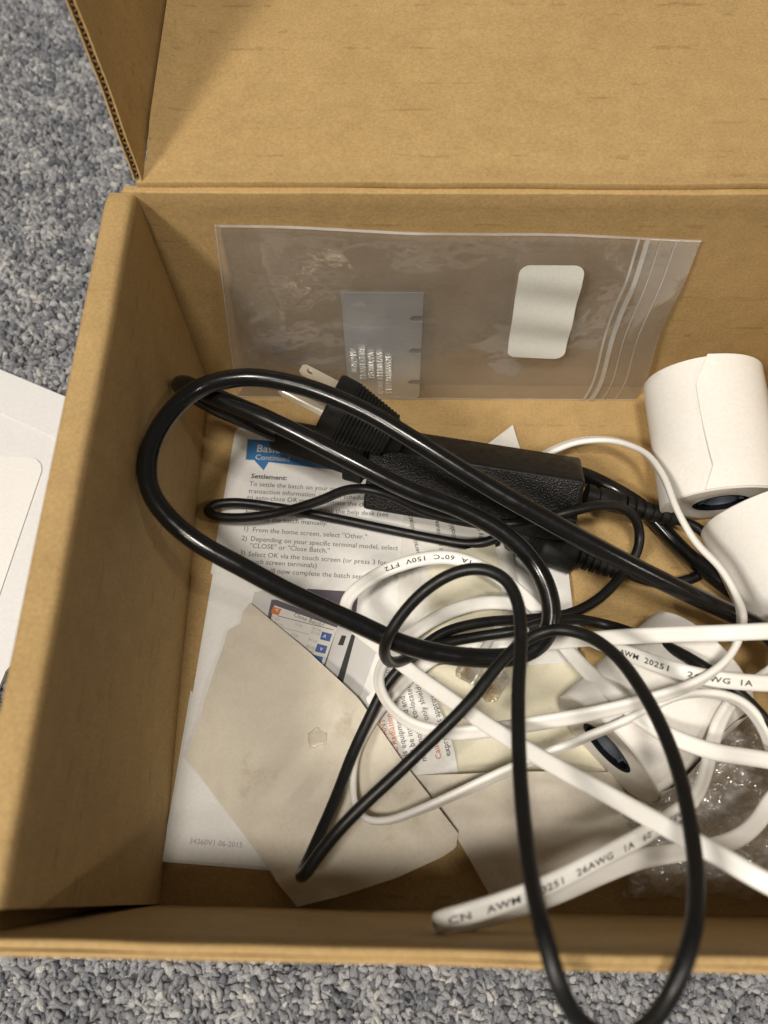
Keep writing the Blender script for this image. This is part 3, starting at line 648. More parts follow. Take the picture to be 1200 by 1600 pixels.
# ------------------------------------------------------------------ aged envelopes
def env_bend(u, v, p):
    return (0, 0, 0.0014 * nz(u * 2.5, v * 2.5, 2) + 0.0012 * nz(u * 7, v * 6, 5) + 0.0012 * (0.3 - abs(nz(u * 5, v * 4, 15))) + 0.0005 * (0.3 - abs(nz(u * 13, v * 11, 25))) + 0.0045 * math.sin(math.pi * v) * u + 0.003 * math.exp(-((u - 0.86) / 0.05) ** 2) * v)
G = coons([(-0.0666,0.1172,0.0040),(-0.0396,0.0952,0.0065),(-0.0166,0.0743,0.0090),(0.0023,0.0483,0.0130),(0.0162,0.0309,0.0150),(0.0239,0.0218,0.0130)], [(-0.0872,0.0494,0.0040),(-0.0716,0.0322,0.0030),(-0.0558,0.0144,0.0030),(-0.0459,0.0029,0.0040),(-0.0380,-0.0053,0.0050)],
          [(-0.0666,0.1172,0.0040),(-0.0699,0.1127,0.0040),(-0.0701,0.1079,0.0040),(-0.0752,0.1046,0.0040),(-0.0795,0.0857,0.0040),(-0.0837,0.0660,0.0040),
    (-0.0872,0.0494,0.0040)], [(0.0239,0.0218,0.0130),(0.0229,0.0165,0.0120),(0.0174,0.0130,0.0120),(0.0002,0.0055,0.0090),(-0.0194,-0.0007,0.0070),(-0.0380,-0.0053,0.0050)], 60, 44, env_bend)
env = empty('torn_envelope', (-0.03, 0.05, 0.0), 'large aged tan paper envelope with a torn corner across the lower left of the box', 'envelope')
sheet('envelope_paper', G, M['tan'], env, 0.0003)
bm = bmesh.new(); bmesh.ops.create_uvsphere(bm, u_segments=20, v_segments=10, radius=1.0)
gp = Vector((-0.033, 0.0573, 0.0085))
for v in bm.verts: v.co = Vector((v.co.x * 0.0042 * (1 + 0.5 * nz(v.co.x * 1.5, v.co.y * 1.5, 3)), v.co.y * 0.0040 * (1 + 0.5 * nz(v.co.x * 1.5, v.co.y * 1.5, 9)), v.co.z * 0.0003)) + gp + Vector((0, 0, 0.0005))
from_bm('glue_spot', bm, M['glue'], env)
def env2_bend(u, v, p):
    return (0, 0, 0.0016 * nz(u * 2.5, v * 2.5, 12) + 0.010 * math.sin(math.pi * min(1, u * 1.02)) * (1 - 0.35 * v) + 0.0008 * nz(u * 8, v * 8, 3) + 0.0010 * (0.3 - abs(nz(u * 5, v * 4, 35))))
G = coons([(0.0035,0.0438,0.0060),(0.0256,0.0435,0.0090),(0.0564,0.0446,0.0100),(0.0870,0.0466,0.0060)], [(0.0358,0.0005,0.0060),(0.0569,0.0058,0.0080),(0.0797,0.0142,0.0080),(0.0997,0.0241,0.0040)], [(0.0035,0.0438,0.0060),(0.0133,0.0365,0.0060),(0.0204,0.0262,0.0060),(0.0289,0.0122,0.0060),(0.0358,0.0005,0.0060)], [(0.0870,0.0466,0.0060),(0.0939,0.0360,0.0050),(0.0997,0.0241,0.0040)], 40, 30, env2_bend)
tag(sheet('manila_paper', G, M['tan2'], None, 0.0003), 'curved aged tan paper sheet between the envelope and the bubble wrap', 'paper')

# ------------------------------------------------------------------ receipt paper rolls
def paper_roll(center, axis, R, L, label, tail_ang, near_core=True):
    ax = Vector(axis).normalized(); z = Vector((0, 0, 1)); sx = ax.cross(z).normalized(); uz = sx.cross(ax)
    root = empty('receipt_roll', Vector(center) - Vector((0, 0, R)), label, 'paper roll', 'white receipt paper rolls')
    Mx = frame(Vector(center), sx, ax, uz)
    n = 72; rc = R * 0.47
    prof = [(rc, -L / 2 + 0.0006), (R - 0.0006, -L / 2), (R, -L / 2 + 0.0006), (R, L / 2 - 0.0006), (R - 0.0006, L / 2), (rc, L / 2 - 0.0006)]
    V, F, mi = [], [], []
    segs = []
    for a, b in zip(prof, prof[1:]):
        k = 14 if abs(a[1] - b[1]) > 0.01 else (4 if abs(a[0] - b[0]) > 0.003 else 1)
        for q in range(k): segs.append((a[0] + (b[0] - a[0]) * q / k, a[1] + (b[1] - a[1]) * q / k))
    segs.append(prof[-1])
    for (r, y) in segs:
        for k in range(n):
            th = 2 * math.pi * k / n; rr = r * (1 + 0.012 * nz(math.cos(th) * 1.5 + center[0] * 50, math.sin(th) * 1.5, y * 20)) if r > R * 0.8 else r
            V.append(Vector((rr * math.cos(th), y + (0.0007 * nz(r * 300, th * 0.7) if abs(y) > L * 0.45 else 0), rr * math.sin(th))))
    for j in range(len(segs) - 1):
        end = abs(segs[j][1]) > L * 0.47 and abs(segs[j + 1][1]) > L * 0.47
        for k in range(n):
            F.append((j * n + k, j * n + (k + 1) % n, (j + 1) * n + (k + 1) % n, (j + 1) * n + k)); mi.append(1 if end else 0)
    o = mesh('paper', V, F, M['roll'], None, True, [M['roll'], M['roll_end']], mi); o.data.set_sharp_from_angle(angle=math.radians(45))
    o.matrix_world = Mx; attach(o, root)
    # loose tail: one more turn of paper with an uneven edge
    G = []
    for j in range(25):
        y = -L / 2 + 0.0004 + (L - 0.0008) * j / 24; t = j / 24
        edge = tail_ang + 0.10 * math.sin(t * 2.2) + (0.20 * max(0, 1 - t / 0.16)) - 0.22 * max(0, (t - 0.80) / 0.2)
        row = []
        for i in range(30):
            th = edge - (2.4 + edge - tail_ang) * i / 29
            lift = 0.00060 + 0.0015 * math.exp(-i / 2.0) * (0.6 + 0.5 * math.sin(t * 7))
            row.append(((R * 1.008 + lift) * math.cos(th), y, (R * 1.008 + lift) * math.sin(th)))
        G.append(row)
    tl = sheet('loose_tail', np.array(G), M['roll'], None, 0.00012); tl.matrix_world = Mx; attach(tl, root)
    # hub: tube with inner ring and spokes
    def ring(r0, r1, y0, y1, m, name, par):
        V, F = [], []; k = 40
        for (r, y) in ((r0, y0), (r1, y0), (r1, y1), (r0, y1)):
            for q in range(k): V.append((r * math.cos(2 * math.pi * q / k), y, r * math.sin(2 * math.pi * q / k)))
        for a in range(4):
            b = (a + 1) % 4
            for q in range(k): F.append((a * k + q, a * k + (q + 1) % k, b * k + (q + 1) % k, b * k + q))
        h = mesh(name, V, F, m, None); h.data.set_sharp_from_angle(angle=math.radians(40)); h.matrix_world = Mx; attach(h, par); return h
    core = ring(rc * 0.86, rc * 1.0, -L / 2 + 0.0008, L / 2 - 0.0008, M['core'], 'core', root)
    ring(rc * 0.55, rc * 0.60, -L / 2 + 0.0018, L / 2 - 0.002, M['core_line'], 'inner_ring', core)
    ring(0.0002, rc * 0.86, -L / 2 + 0.02, L / 2 - 0.02, M['core'], 'web', core)
    for q in range(8):
        th = 2 * math.pi * q / 8; bm = box_bm(rc * 0.30, L - 0.0045, 0.0004)
        for v in bm.verts: x, zz = v.co.x + rc * 0.73, v.co.z; v.co = Vector((x * math.cos(th) - zz * math.sin(th), v.co.y, x * math.sin(th) + zz * math.cos(th)))
        s = from_bm('spoke', bm, M['core_line'], None, False); s.matrix_world = Mx; attach(s, core)
    return root
paper_roll((0.1390, 0.1875, 0.0305), (-0.06, 1, 0.15), 0.0255, 0.060, 'receipt paper roll nearest the back wall with a loose taped edge', math.radians(112))
paper_roll((0.1625, 0.1325, 0.0262), (-0.30, 1, 0.0), 0.0255, 0.046, 'receipt paper roll at the right edge overlapping the roll behind it', math.radians(60))
paper_roll((0.1010, 0.0700, 0.0262), (0.76, 0.65, 0.0), 0.0255, 0.054, 'receipt paper roll under the white cable showing its dark hub to the left', math.radians(20))

# ------------------------------------------------------------------ crumpled bubble wrap
def bubble():
    n, mth = 120, 84; V, F = [], []
    for j in range(mth):
        v = j / (mth - 1)
        for i in range(n):
            u = i / (n - 1)
            x = 0.0880 + 0.118 * u; y = 0.0005 + 0.070 * v
            x += (0.006 * nz(v * 9, 3.3) + 0.003 * nz(v * 30, 7.1)) * (1 - u) + 0.022 * max(0, v - 0.42) * (1 - u) * 2.6
            y += (0.004 * nz(u * 9, 8.8) + 0.002 * nz(u * 28, 1.7)) * (1 if v > 0.5 else 0.6)
            y = max(y, -0.0020)
            ed = min(1, u * 7, v * 5, (1 - v) * 5)
            z = 0.002 + ed ** 0.5 * 0.012 + 0.0075 * nz(u * 7, v * 6, 2) * ed + 0.011 * (0.5 - abs(nz(u * 13, v * 11, 5))) * ed + 0.005 * (0.5 - abs(nz(u * 31, v * 26, 3))) + 0.0016 * nz(u * 60, v * 50, 8)
            V.append((x, y, max(0.0012, z)))
    for j in range(mth - 1):
        for i in range(n - 1): a = j * n + i; F.append((a, a + 1, a + n + 1, a + n))
    return V, F
V, F = bubble()
bw = empty('plastic_wrap', (0.14, 0.03, 0.0), 'crumpled clear plastic wrapping in the front right of the box', 'plastic wrap')
mesh('upper_film', V, F, M['bubble'], bw)
V2 = [(x + 0.002 * nz(x * 90, y * 90, 1), y, max(0.0006, z * 0.55 + 0.003 * nz(x * 200, y * 200, 4))) for x, y, z in V]
mesh('lower_film', V2, F, M['bubble'], bw)

# ------------------------------------------------------------------ power adapter with its long low-voltage cord
A, B = Vector((-0.0135, 0.1735, 0.047)), Vector((0.0776, 0.1581, 0.047))
ux = (B - A).normalized(); Lb = (B - A).length
roll = math.radians(48); fwd = Vector((0, 0, 1)).cross(ux); fwd = -fwd.normalized()   # points to the box front
fwd = Vector((ux.y, -ux.x, 0)).normalized()
tv = (fwd * math.cos(roll) + Vector((0, 0, -1)) * math.sin(roll))   # down the textured face
sv = (-fwd * math.sin(roll) + Vector((0, 0, -1)) * math.cos(roll))  # down the smooth back face
WT, WS = 0.0295, 0.031
ctr = (A + B) / 2 + tv * WT / 2 + sv * WS / 2
adapter = empty('power_adapter', Vector((ctr.x, ctr.y, 0)), 'black brick power adapter with ribbed cable and long thin black cord', 'power adapter')
bm = box_bm(Lb, WT, WS, 0.0022, 3)
Mb = frame(ctr, ux, tv, sv)
bo = from_bm('body', bm, None, None, True, [M['brick_rough'], M['brick_smooth']])
for p in bo.data.polygons: p.material_index = 1 if (p.normal.y < -0.7) else 0
bo.matrix_world = Mb; attach(bo, adapter)
sm = box_bm(Lb + 0.0004, 0.0006, WS + 0.0004); so_ = from_bm('seam', sm, M['dark'], None, False); so_.matrix_world = Mb @ Matrix.Translation((0, WT * 0.12, 0)); attach(so_, bo)
def lathe(name, prof, start, end, m, parent, n=22, squash=1.0):
    s, e = Vector(start), Vector(end); d = (e - s); L = d.length; d.normalize(); w = d.cross(Vector((0, 0, 1))).normalized(); k = w.cross(d)
    V, F = [], []
    for (t, r) in prof:
        for q in range(n):
            a = 2 * math.pi * q / n; V.append(s + d * (t * L) + (w * math.cos(a) + k * math.sin(a) * squash) * r)
    for j in range(len(prof) - 1):
        for q in range(n): F.append((j * n + q, j * n + (q + 1) % n, (j + 1) * n + (q + 1) % n, (j + 1) * n + q))
    F += [tuple(range(n - 1, -1, -1)), tuple((len(prof) - 1) * n + q for q in range(n))]
    o = mesh(name, V, F, m, parent); o.data.set_sharp_from_angle(angle=math.radians(50)); return o
def relief(t0, t1, r0, r1, ribs, gap=0.72):
    p = []
    for i in range(ribs):
        a = t0 + (t1 - t0) * i / ribs; b = t0 + (t1 - t0) * (i + 1) / ribs; r = r0 + (r1 - r0) * i / max(1, ribs - 1); c = a + (b - a) * 0.62
        p += [(a, r * gap), (a + (b - a) * 0.06, r), (c, r), (c + (b - a) * 0.06, r * gap), (b - 1e-4, r * gap)]
    return p
c1s, c1e = (0.0835, 0.1652, 0.02), (0.1258, 0.1567, 0.012)
lathe('strain_relief', [(0, 0.0048), (0.08, 0.0048), (0.09, 0.0040), (0.12, 0.0040), (0.13, 0.0050), (0.40, 0.0047)] + relief(0.42, 1.0, 0.0046, 0.0038, 6), c1s, c1e, M['plug'], adapter)
c2s, c2m, c2e = (0.0483, 0.1509, 0.013), (0.0795, 0.1386, 0.012), (0.0978, 0.1323, 0.01)
lathe('connector', [(0, 0.003), (0.03, 0.0075), (0.08, 0.0090), (0.30, 0.0096), (0.33, 0.0090), (0.36, 0.0097), (0.39, 0.0090), (0.42, 0.0098), (0.45, 0.0090), (0.48, 0.0098), (0.51, 0.0091), (0.54, 0.0098), (0.6, 0.0100), (0.95, 0.0096), (1.0, 0.0080)], c2s, c2m, M['plug'], adapter, squash=0.9)
lathe('strain_relief', relief(0, 1.0, 0.0056, 0.0044, 6), c2m, c2e, M['plug'], adapter)
tube('short_cord', [(0.1233,0.1571,0.0125),(0.1269,0.1564,0.0120),(0.1349,0.1534,0.0110),(0.1405,0.1464,0.0100),(0.1413,0.1394,0.0090),(0.1366,0.1334,0.0060),
    (0.1280,0.1299,0.0045),(0.1165,0.1288,0.0045),(0.1063,0.1306,0.0060),(0.0992,0.1324,0.0090),(0.0955,0.1330,0.0105)], 0.0023, M['cord_matte'], adapter)
DC = [(0.0506,0.1500,0.0130),(0.0463,0.1481,0.0120),(0.0406,0.1458,0.0100),(0.0322,0.1454,0.0075),(0.0163,0.1486,0.0055),(-0.0074,0.1538,0.0048),
    (-0.0314,0.1590,0.0048),(-0.0554,0.1631,0.0060),(-0.0778,0.1649,0.0080),(-0.0874,0.1632,0.0085),(-0.0906,0.1603,0.0090),(-0.0865,0.1570,0.0100),
    (-0.0718,0.1553,0.0120),(-0.0539,0.1570,0.0150),(-0.0358,0.1592,0.0230),(-0.0240,0.1606,0.0310),(-0.0140,0.1591,0.0355),(-0.0029,0.1559,0.0347),
    (0.0096,0.1508,0.0316),(0.0262,0.1467,0.0304),(0.0426,0.1448,0.0311),(0.0585,0.1456,0.0350),(0.0713,0.1474,0.0392),(0.0826,0.1511,0.0380),
    (0.0938,0.1537,0.0320),(0.1020,0.1520,0.0260),(0.1060,0.1465,0.0190),(0.1046,0.1388,0.0170),(0.0993,0.1311,0.0150),(0.0870,0.1178,0.0170),
    (0.0735,0.1095,0.0200),(0.0581,0.1055,0.0240),(0.0333,0.1017,0.0290),(0.0174,0.0966,0.0300),(0.0058,0.0874,0.0290),(-0.0045,0.0770,0.0250),
    (-0.0119,0.0629,0.0220),(-0.0179,0.0492,0.0220),(-0.0232,0.0332,0.0260),(-0.0288,0.0179,0.0320),(-0.0323,0.0087,0.0360),(-0.0335,0.0048,0.0420),
    (-0.0309,0.0059,0.0490),(-0.0261,0.0123,0.0530),(-0.0163,0.0228,0.0580),(0.0042,0.0413,0.0640),(0.0252,0.0615,0.0680),(0.0369,0.0759,0.0680),
    (0.0465,0.0843,0.0670),(0.0567,0.0874,0.0690),(0.0659,0.0843,0.0730),(0.0735,0.0756,0.0800),(0.0792,0.0583,0.0920),(0.0817,0.0368,0.1050),
    (0.0789,0.0148,0.1200),(0.0745,0.0008,0.1310),(0.0695,-0.0088,0.1385),(0.0645,-0.0181,0.1390),(0.0601,-0.0259,0.1330),(0.0534,-0.0309,0.1280),
    (0.0446,-0.0276,0.1320),(0.0380,-0.0192,0.1390),(0.0351,-0.0081,0.1385),(0.0345,0.0030,0.1280),(0.0348,0.0192,0.1160),(0.0358,0.0377,0.1060),
    (0.0375,0.0582,0.0990),(0.0399,0.0761,0.0940),(0.0401,0.0891,0.0910),(0.0365,0.0989,0.0890),(0.0285,0.1035,0.0870),(0.0193,0.1029,0.0840),
    (0.0093,0.0981,0.0790),(0.0011,0.0912,0.0720),(-0.0039,0.0846,0.0660),(-0.0054,0.0813,0.0580),(-0.0036,0.0800,0.0480),(0.0018,0.0829,0.0390),
    (0.0095,0.0895,0.0320),(0.0200,0.0934,0.0290),(0.0332,0.0963,0.0280),(0.0487,0.0984,0.0300),(0.0593,0.1018,0.0300),(0.0720,0.1048,0.0260),
    (0.0868,0.1029,0.0240),(0.0965,0.0957,0.0340),(0.1023,0.0881,0.0460),(0.1084,0.0809,0.0545),(0.1201,0.0710,0.0570),(0.1328,0.0580,0.0540),
    (0.1455,0.0439,0.0450),(0.1584,0.0279,0.0300)]
tube('cord', DC, 0.0022, M['cord_matte'], adapter, 14)

# ------------------------------------------------------------------ mains power cord with plug and connector
ac = empty('mains_cable', (0.0, 0.17, 0.0), 'thick glossy black mains power cord coiled in a big loop with three prong plug', 'power cord')
AC = [(-0.0040,0.1824,0.0460),(0.0039,0.1844,0.0360),(0.0189,0.1868,0.0200),(0.0406,0.1877,0.0100),(0.0650,0.1845,0.0075),(0.0843,0.1818,0.0080),
    (0.0924,0.1768,0.0100),(0.1020,0.1704,0.0105),(0.1127,0.1654,0.0060),(0.1211,0.1554,0.0045),(0.1286,0.1453,0.0045),(0.1350,0.1342,0.0095),
    (0.1468,0.1215,0.0120),(0.1578,0.1097,0.0140),(0.1697,0.0987,0.0160),(0.1798,0.0856,0.0200),(0.1797,0.0735,0.0280),(0.1696,0.0619,0.0360),
    (0.1578,0.0658,0.0400),(0.1519,0.0774,0.0420),(0.1490,0.0886,0.0420),(0.1423,0.0966,0.0420),(0.1323,0.1017,0.0430),(0.1081,0.1093,0.0520),
    (0.0825,0.1192,0.0600),(0.0577,0.1310,0.0660),(0.0331,0.1438,0.0710),(0.0059,0.1594,0.0770),(-0.0142,0.1709,0.0800),(-0.0396,0.1811,0.0820),
    (-0.0625,0.1842,0.0830),(-0.0794,0.1783,0.0840),(-0.0902,0.1634,0.0855),(-0.0944,0.1464,0.0860),(-0.0922,0.1336,0.0850),(-0.0848,0.1235,0.0830),
    (-0.0732,0.1148,0.0800),(-0.0570,0.1072,0.0750),(-0.0409,0.1002,0.0690),(-0.0151,0.0911,0.0600),(0.0041,0.0842,0.0550),(0.0283,0.0815,0.0500),
    (0.0466,0.0832,0.0490),(0.0553,0.0888,0.0500),(0.0583,0.0963,0.0520),(0.0576,0.1054,0.0540),(0.0535,0.1156,0.0560),(0.0436,0.1261,0.0600),
    (0.0249,0.1361,0.0640),(0.0036,0.1428,0.0680),(-0.0214,0.1539,0.0730),(-0.0496,0.1680,0.0760),(-0.0710,0.1785,0.0750),(-0.0837,0.1854,0.0735),
    (-0.0906,0.1904,0.0690),(-0.0937,0.1934,0.0630),(-0.0905,0.1941,0.0560),(-0.0819,0.1927,0.0470),(-0.0715,0.1926,0.0370),(-0.0590,0.1906,0.0280),
    (-0.0520,0.1900,0.0245)]
tube('cord', AC, 0.0037, M['cord'], ac, 18)
# connector plugged into the adapter
cs, ce = Vector((-0.0594, 0.1929, 0.024)), Vector((-0.0133, 0.1789, 0.026))
d = (ce - cs).normalized(); wv = d.cross(Vector((0, 0, 1))).normalized(); kv = wv.cross(d)
rl = math.radians(20); w2 = wv * math.cos(rl) + kv * math.sin(rl); k2 = d.cross(w2) * -1
bm = box_bm((ce - cs).length, 0.0165, 0.0150, 0.0022, 3, taper=0.72)
for v in bm.verts:
    if v.co.x > (ce - cs).length * 0.28: pass
co = from_bm('connector', bm, M['plug'], None); co.matrix_world = frame((cs + ce) / 2, d, w2, k2); attach(co, ac)
bm = box_bm(0.010, 0.0195, 0.0170, 0.0018, 2); cc = from_bm('connector_collar', bm, M['plug'], None); cc.matrix_world = frame(ce - d * 0.006, d, w2, k2); attach(cc, co)
# three prong plug
pf, pb = Vector((-0.0302, 0.1908, 0.058)), Vector((-0.0062, 0.1813, 0.05))
a_ = (pf - pb).normalized()
dl = (_w.cross(a_)).normalized()
if dl.dot(_u) > 0: dl = -dl
toward = -(_w - a_ * _w.dot(a_)).normalized()
s_ = (dl * 0.72 - toward * 0.69).normalized(); g_ = (dl * 0.69 + toward * 0.72).normalized()
Mp = frame(pf, a_, s_, g_)
plug = None
V, F = [], []
sec = []
for k in range(28):
    th = 2 * math.pi * k / 28; c, s = math.cos(th), math.sin(th)
    sec.append((math.copysign(abs(c) ** 0.62, c), math.copysign(abs(s) ** 0.62, s)))
rings = [(0.0, 0.90), (-0.0006, 0.97), (-0.002, 1.0), (-0.0085, 1.0)]
x = -0.0085
for i in range(13):
    t = i / 12; r = 1.0 - 0.30 * t
    rings += [(x, r * 0.965), (x - 0.0003, r), (x - 0.0011, r), (x - 0.0014, r * 0.965)]; x -= 0.00165
rings += [(x, 0.60), (x - 0.003, 0.46), (x - 0.006, 0.38)]
for (px, r) in rings:
    for (c, s) in sec: V.append((px, c * 0.0122 * r, 0.0035 + s * 0.0118 * r))
nn = 28
for j in range(len(rings) - 1):
    for k in range(nn): F.append((j * nn + k, j * nn + (k + 1) % nn, (j + 1) * nn + (k + 1) % nn, (j + 1) * nn + k))
F += [tuple(range(nn - 1, -1, -1)), tuple((len(rings) - 1) * nn + k for k in range(nn))]
plug = mesh('plug', V, F, M['plug'], None); plug.data.set_sharp_from_angle(angle=math.radians(50)); plug.matrix_world = Mp; attach(plug, ac)
def blade(sy):
    bm = bmesh.new(); L, w = 0.0165, 0.0062
    out = [(0, -w / 2), (L - 0.0015, -w / 2), (L, -w / 2 + 0.0015), (L, w / 2 - 0.0015), (L - 0.0015, w / 2), (0, w / 2)]
    cx, r = L - 0.0042, 0.0016; hole = [(cx + r * math.cos(2 * math.pi * k / 12), r * math.sin(2 * math.pi * k / 12)) for k in range(12)]
    # plate with a round hole: two halves
    top = [(0, w / 2), (L - 0.0015, w / 2), (L, w / 2 - 0.0015), (L, 0)] + [hole[k] for k in range(0, 7)] + [(0, 0)]
    bot = [(x, -y) for x, y in top][::-1]
    for y0 in (-0.0007, 0.0007):
        for o in (top, bot):
            bm.faces.new([bm.verts.new((x, sy + y0, z)) for x, z in (o if y0 > 0 else o[::-1])])
    for loop in (out, hole):
        for p, q in zip(loop, loop[1:] + loop[:1]): bm.faces.new([bm.verts.new((p[0], sy - 0.0007, p[1])), bm.verts.new((q[0], sy - 0.0007, q[1])), bm.verts.new((q[0], sy + 0.0007, q[1])), bm.verts.new((p[0], sy + 0.0007, p[1]))])
    bmesh.ops.remove_doubles(bm, verts=bm.verts[:], dist=1e-6)
    o = from_bm('blade', bm, M['nickel'], None, False); o.matrix_world = Mp @ Matrix.Translation((0, 0, -0.001)); attach(o, plug)
blade(-0.0062); blade(0.0062)
gpin = lathe('ground_pin', [(0, 0.0023), (0.86, 0.0023), (0.95, 0.0019), (1, 0.001)], Mp @ Vector((0, 0, 0.0100)), Mp @ Vector((0.0205, 0, 0.0100)), M['nickel'], plug)

# ------------------------------------------------------------------ white flat phone cord
ph_ = empty('phone_cord', (0.08, 0.08, 0.0), 'tangled flat white telephone cord with black printing and clear plugs', 'phone cord')
WP = [(0.0648,0.1887,0.0100,70),(0.0722,0.1921,0.0120,70),(0.0827,0.1956,0.0140,70),(0.0967,0.1946,0.0180,70),(0.1077,0.1837,0.0280,70),(0.1113,0.1640,0.0420,70),
    (0.1126,0.1438,0.0500,70),(0.1176,0.1287,0.0520,70),(0.1248,0.1163,0.0550,70),(0.1281,0.1032,0.0570,70),(0.1237,0.0888,0.0660,70),(0.1159,0.0771,0.0680,65),
    (0.1039,0.0689,0.0670,50),(0.0874,0.0635,0.0640,35),(0.0704,0.0600,0.0580,25),(0.0534,0.0580,0.0500,15),(0.0354,0.0562,0.0430,15),(0.0189,0.0555,0.0390,20),
    (0.0057,0.0591,0.0350,35),(-0.0035,0.0671,0.0310,50),(-0.0078,0.0765,0.0270,55),(-0.0067,0.0848,0.0230,55),(-0.0008,0.0938,0.0200,40),(0.0086,0.1022,0.0180,25),
    (0.0209,0.1098,0.0170,15),(0.0359,0.1146,0.0160,10),(0.0498,0.1145,0.0150,10),(0.0624,0.1110,0.0140,10),(0.0729,0.1017,0.0200,5),(0.0821,0.0916,0.0340,0),
    (0.0880,0.0843,0.0480,0),(0.0991,0.0748,0.0625,0),(0.1113,0.0716,0.0640,0),(0.1318,0.0705,0.0620,0),(0.1464,0.0716,0.0600,0),(0.1578,0.0784,0.0580,10),
    (0.1584,0.0859,0.0550,20),(0.1496,0.0844,0.0530,30),(0.1346,0.0750,0.0510,25),(0.1263,0.0698,0.0490,25),(0.1190,0.0612,0.0480,20),(0.1140,0.0509,0.0475,15),
    (0.1087,0.0412,0.0530,12),(0.1005,0.0315,0.0630,8),(0.0887,0.0244,0.0730,4),(0.0751,0.0172,0.0830,0),(0.0587,0.0099,0.0920,0),(0.0421,0.0026,0.0990,0),
    (0.0287,-0.0020,0.1030,0),(0.0188,-0.0049,0.1045,0),(0.0130,-0.0065,0.1030,0),(0.0113,-0.0076,0.0985,90),(0.0135,-0.0082,0.0940,180),(0.0216,-0.0068,0.0910,180),
    (0.0342,-0.0036,0.0870,185),(0.0484,0.0009,0.0830,190),(0.0630,0.0064,0.0770,195),(0.0767,0.0111,0.0710,205),(0.0922,0.0139,0.0640,210),(0.1049,0.0158,0.0580,210),
    (0.1175,0.0197,0.0520,210),(0.1268,0.0256,0.0470,205),(0.1346,0.0338,0.0450,200),(0.1426,0.0399,0.0500,190),(0.1487,0.0378,0.0600,180),(0.1424,0.0238,0.0800,180),
    (0.1275,0.0083,0.0980,180),(0.1116,0.0006,0.1100,180),(0.0999,0.0043,0.1130,180),(0.0894,0.0116,0.1070,180),(0.0802,0.0183,0.0990,180),(0.0661,0.0294,0.0840,180),
    (0.0493,0.0419,0.0690,180),(0.0318,0.0559,0.0550,180),(0.0188,0.0674,0.0450,180),(0.0044,0.0802,0.0350,185),(-0.0086,0.0920,0.0280,190),(-0.0182,0.1006,0.0240,200),
    (-0.0228,0.1073,0.0220,210),(-0.0222,0.1130,0.0220,210),(-0.0175,0.1188,0.0220,205),(-0.0075,0.1255,0.0230,200),(0.0076,0.1305,0.0250,195),(0.0213,0.1315,0.0260,190),
    (0.0330,0.1281,0.0260,185),(0.0465,0.1206,0.0240,185),(0.0563,0.1136,0.0190,180),(0.0648,0.1034,0.0165,180),(0.0700,0.0926,0.0220,180),(0.0760,0.0772,0.0380,180),
    (0.0806,0.0662,0.0530,180),(0.0885,0.0568,0.0570,185),(0.0980,0.0519,0.0565,190),(0.1106,0.0476,0.0560,190),(0.1306,0.0451,0.0540,190),(0.1444,0.0425,0.0520,200),
    (0.1530,0.0358,0.0500,220),(0.1501,0.0291,0.0460,240),(0.1404,0.0350,0.0450,250),(0.1358,0.0480,0.0470,250),(0.1329,0.0552,0.0510,250),(0.1262,0.0628,0.0560,250),
    (0.1191,0.0662,0.0590,250),(0.1085,0.0670,0.0610,250),(0.0983,0.0654,0.0610,245),(0.0908,0.0621,0.0590,245),(0.0823,0.0582,0.0550,240),(0.0719,0.0543,0.0490,235),
    (0.0594,0.0496,0.0430,230),(0.0474,0.0451,0.0380,225),(0.0332,0.0391,0.0350,225),(0.0190,0.0328,0.0320,230),(0.0072,0.0281,0.0290,235),(-0.0036,0.0248,0.0260,240),
    (-0.0116,0.0252,0.0245,250),(-0.0157,0.0296,0.0230,260),(-0.0174,0.0398,0.0200,260),(-0.0166,0.0512,0.0170,250),(-0.0114,0.0630,0.0150,235),(-0.0040,0.0737,0.0140,220),
    (0.0061,0.0842,0.0130,200),(0.0182,0.0928,0.0125,190),(0.0373,0.0964,0.0125,180),(0.0580,0.0960,0.0190,180),(0.0709,0.0935,0.0340,180),(0.0820,0.0902,0.0500,180),
    (0.1006,0.0879,0.0630,180),(0.1147,0.0859,0.0720,180),(0.1288,0.0856,0.0760,180),(0.1431,0.0867,0.0740,180),(0.1578,0.0857,0.0660,180)]
Q, idx, Tn, Nn, Wn = ribbon_path(WP)
HW, HT = 0.0030, 0.00135
sect = []
for k in range(7): a = math.radians(-90 + 180 * k / 6); sect.append((HW - HT + HT * math.cos(a), HT * math.sin(a)))
sect += [(0.0010, HT), (0.0004, HT * 0.94), (-0.0004, HT * 0.94), (-0.0010, HT)]
for k in range(7): a = math.radians(90 + 180 * k / 6); sect.append((-HW + HT + HT * math.cos(a), HT * math.sin(a)))
sect += [(-0.0010, -HT), (-0.0004, -HT * 0.94), (0.0004, -HT * 0.94), (0.0010, -HT)]
ns = len(sect); V, F = [], []
for i in range(len(Q)):
    for (a, b) in sect: V.append(Q[i, :3] + Wn[i] * a + Nn[i] * b)
for i in range(len(Q) - 1):
    for k in range(ns): F.append((i * ns + k, i * ns + (k + 1) % ns, (i + 1) * ns + (k + 1) % ns, (i + 1) * ns + k))
F += [tuple(range(ns - 1, -1, -1)), tuple((len(Q) - 1) * ns + k for k in range(ns))]
jacket = mesh('jacket', V, F, M['pvc'], ph_)
S = np.r_[0, np.cumsum(np.linalg.norm(np.diff(Q[:, :3], axis=0), axis=1))]
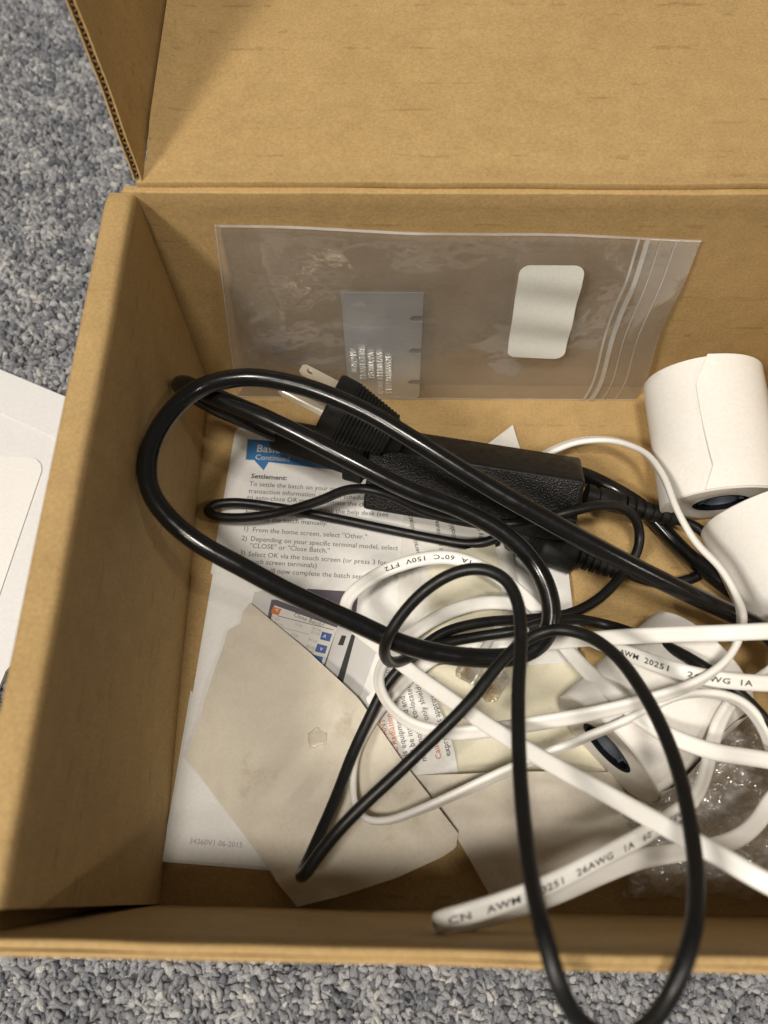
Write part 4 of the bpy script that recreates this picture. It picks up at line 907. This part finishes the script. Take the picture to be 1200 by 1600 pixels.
def cable_text(s, near, direction, size=0.0028, align='CENTER', sx=1.45, up=1):
    k = int(np.argmin(np.linalg.norm(Q[:, :3] - np.array(near), axis=1))); s0 = S[k]
    v, f = fontmesh(s, size, bold=0.00004, sx=sx, align=align, spacing=1.1)
    side = 1.0 if Nn[k] @ np.array(-np.array(_w)) > 0 else -1.0
    V = []
    for a, b, c in v:
        t = s0 + a * direction; p = np.array([np.interp(t, S, Q[:, q]) for q in range(3)]); n = np.array([np.interp(t, S, Nn[:, q]) for q in range(3)]); w = np.array([np.interp(t, S, Wn[:, q]) for q in range(3)])
        V.append(p + n * side * (HT + 0.00006) - w * direction * side * (b - size * 0.35) * -1 * 1.0)
    return mesh('lettering', V, f, M['ink'], jacket, False)
cable_text('1A  60\u00b0C  150V  FT2', (0.012, 0.131, 0.0255), -1)
cable_text('AWM  20251', (0.092, 0.0806, 0.054), 1)
cable_text('26AWG  1A', (0.1142, 0.0714, 0.064), 1)
cable_text('E81614   CN   AWM   20251   26AWG   1A   60\u00b0C   150V', (0.0483, 0.0053, 0.096), -1)
cable_text('CRU  AWM', (-0.0172, 0.0417, 0.02), -1)
# clear modular plugs
def modular(tip, back, roll_deg):
    t, b = Vector(tip), Vector(back); d = (t - b).normalized(); w = d.cross(Vector((0, 0, 1))).normalized(); n = w.cross(d)
    a = math.radians(roll_deg); w2, n2 = w * math.cos(a) + n * math.sin(a), n * math.cos(a) - w * math.sin(a)
    L = 0.0125; Mx = frame(t - d * L / 2, d, w2, n2)
    bm = box_bm(L, 0.0096, 0.0062, 0.0006, 2); o = from_bm('modular_plug', bm, M['clear'], None, False); o.matrix_world = Mx; attach(o, ph_)
    bm = box_bm(L * 0.9, 0.0035, 0.0009, 0.0002, 1); q = from_bm('latch', bm, M['clear'], None, False); q.matrix_world = Mx @ Matrix.Translation((-0.0012, 0, 0.0050)) @ Matrix.Rotation(0.18, 4, 'Y'); attach(q, o)
    for k in range(4):
        bm = box_bm(0.0042, 0.0004, 0.0032); c = from_bm('contact', bm, M['gold'], None, False); c.matrix_world = Mx @ Matrix.Translation((L / 2 - 0.0025, (k - 1.5) * 0.0012, -0.0012)); attach(c, o)
    return t - d * L
for tip, back, rl_, tail in (((0.0276, 0.0812, 0.018), (0.0337, 0.0899, 0.026), 20, [(0.0313,0.0865,0.0225),(0.0348,0.0915,0.0260),(0.0405,0.1006,0.0220),(0.0492,0.1115,0.0100)]), ((0.0351, 0.0743, 0.02), (0.0427, 0.0858, 0.032), -35, [(0.0393,0.0807,0.0265),(0.0439,0.0877,0.0330),(0.0493,0.0953,0.0340),(0.0585,0.1096,0.0120)])):
    modular(tip, back, rl_); tube('plug_lead', tail, 0.0017, M['pvc'], ph_, 12)
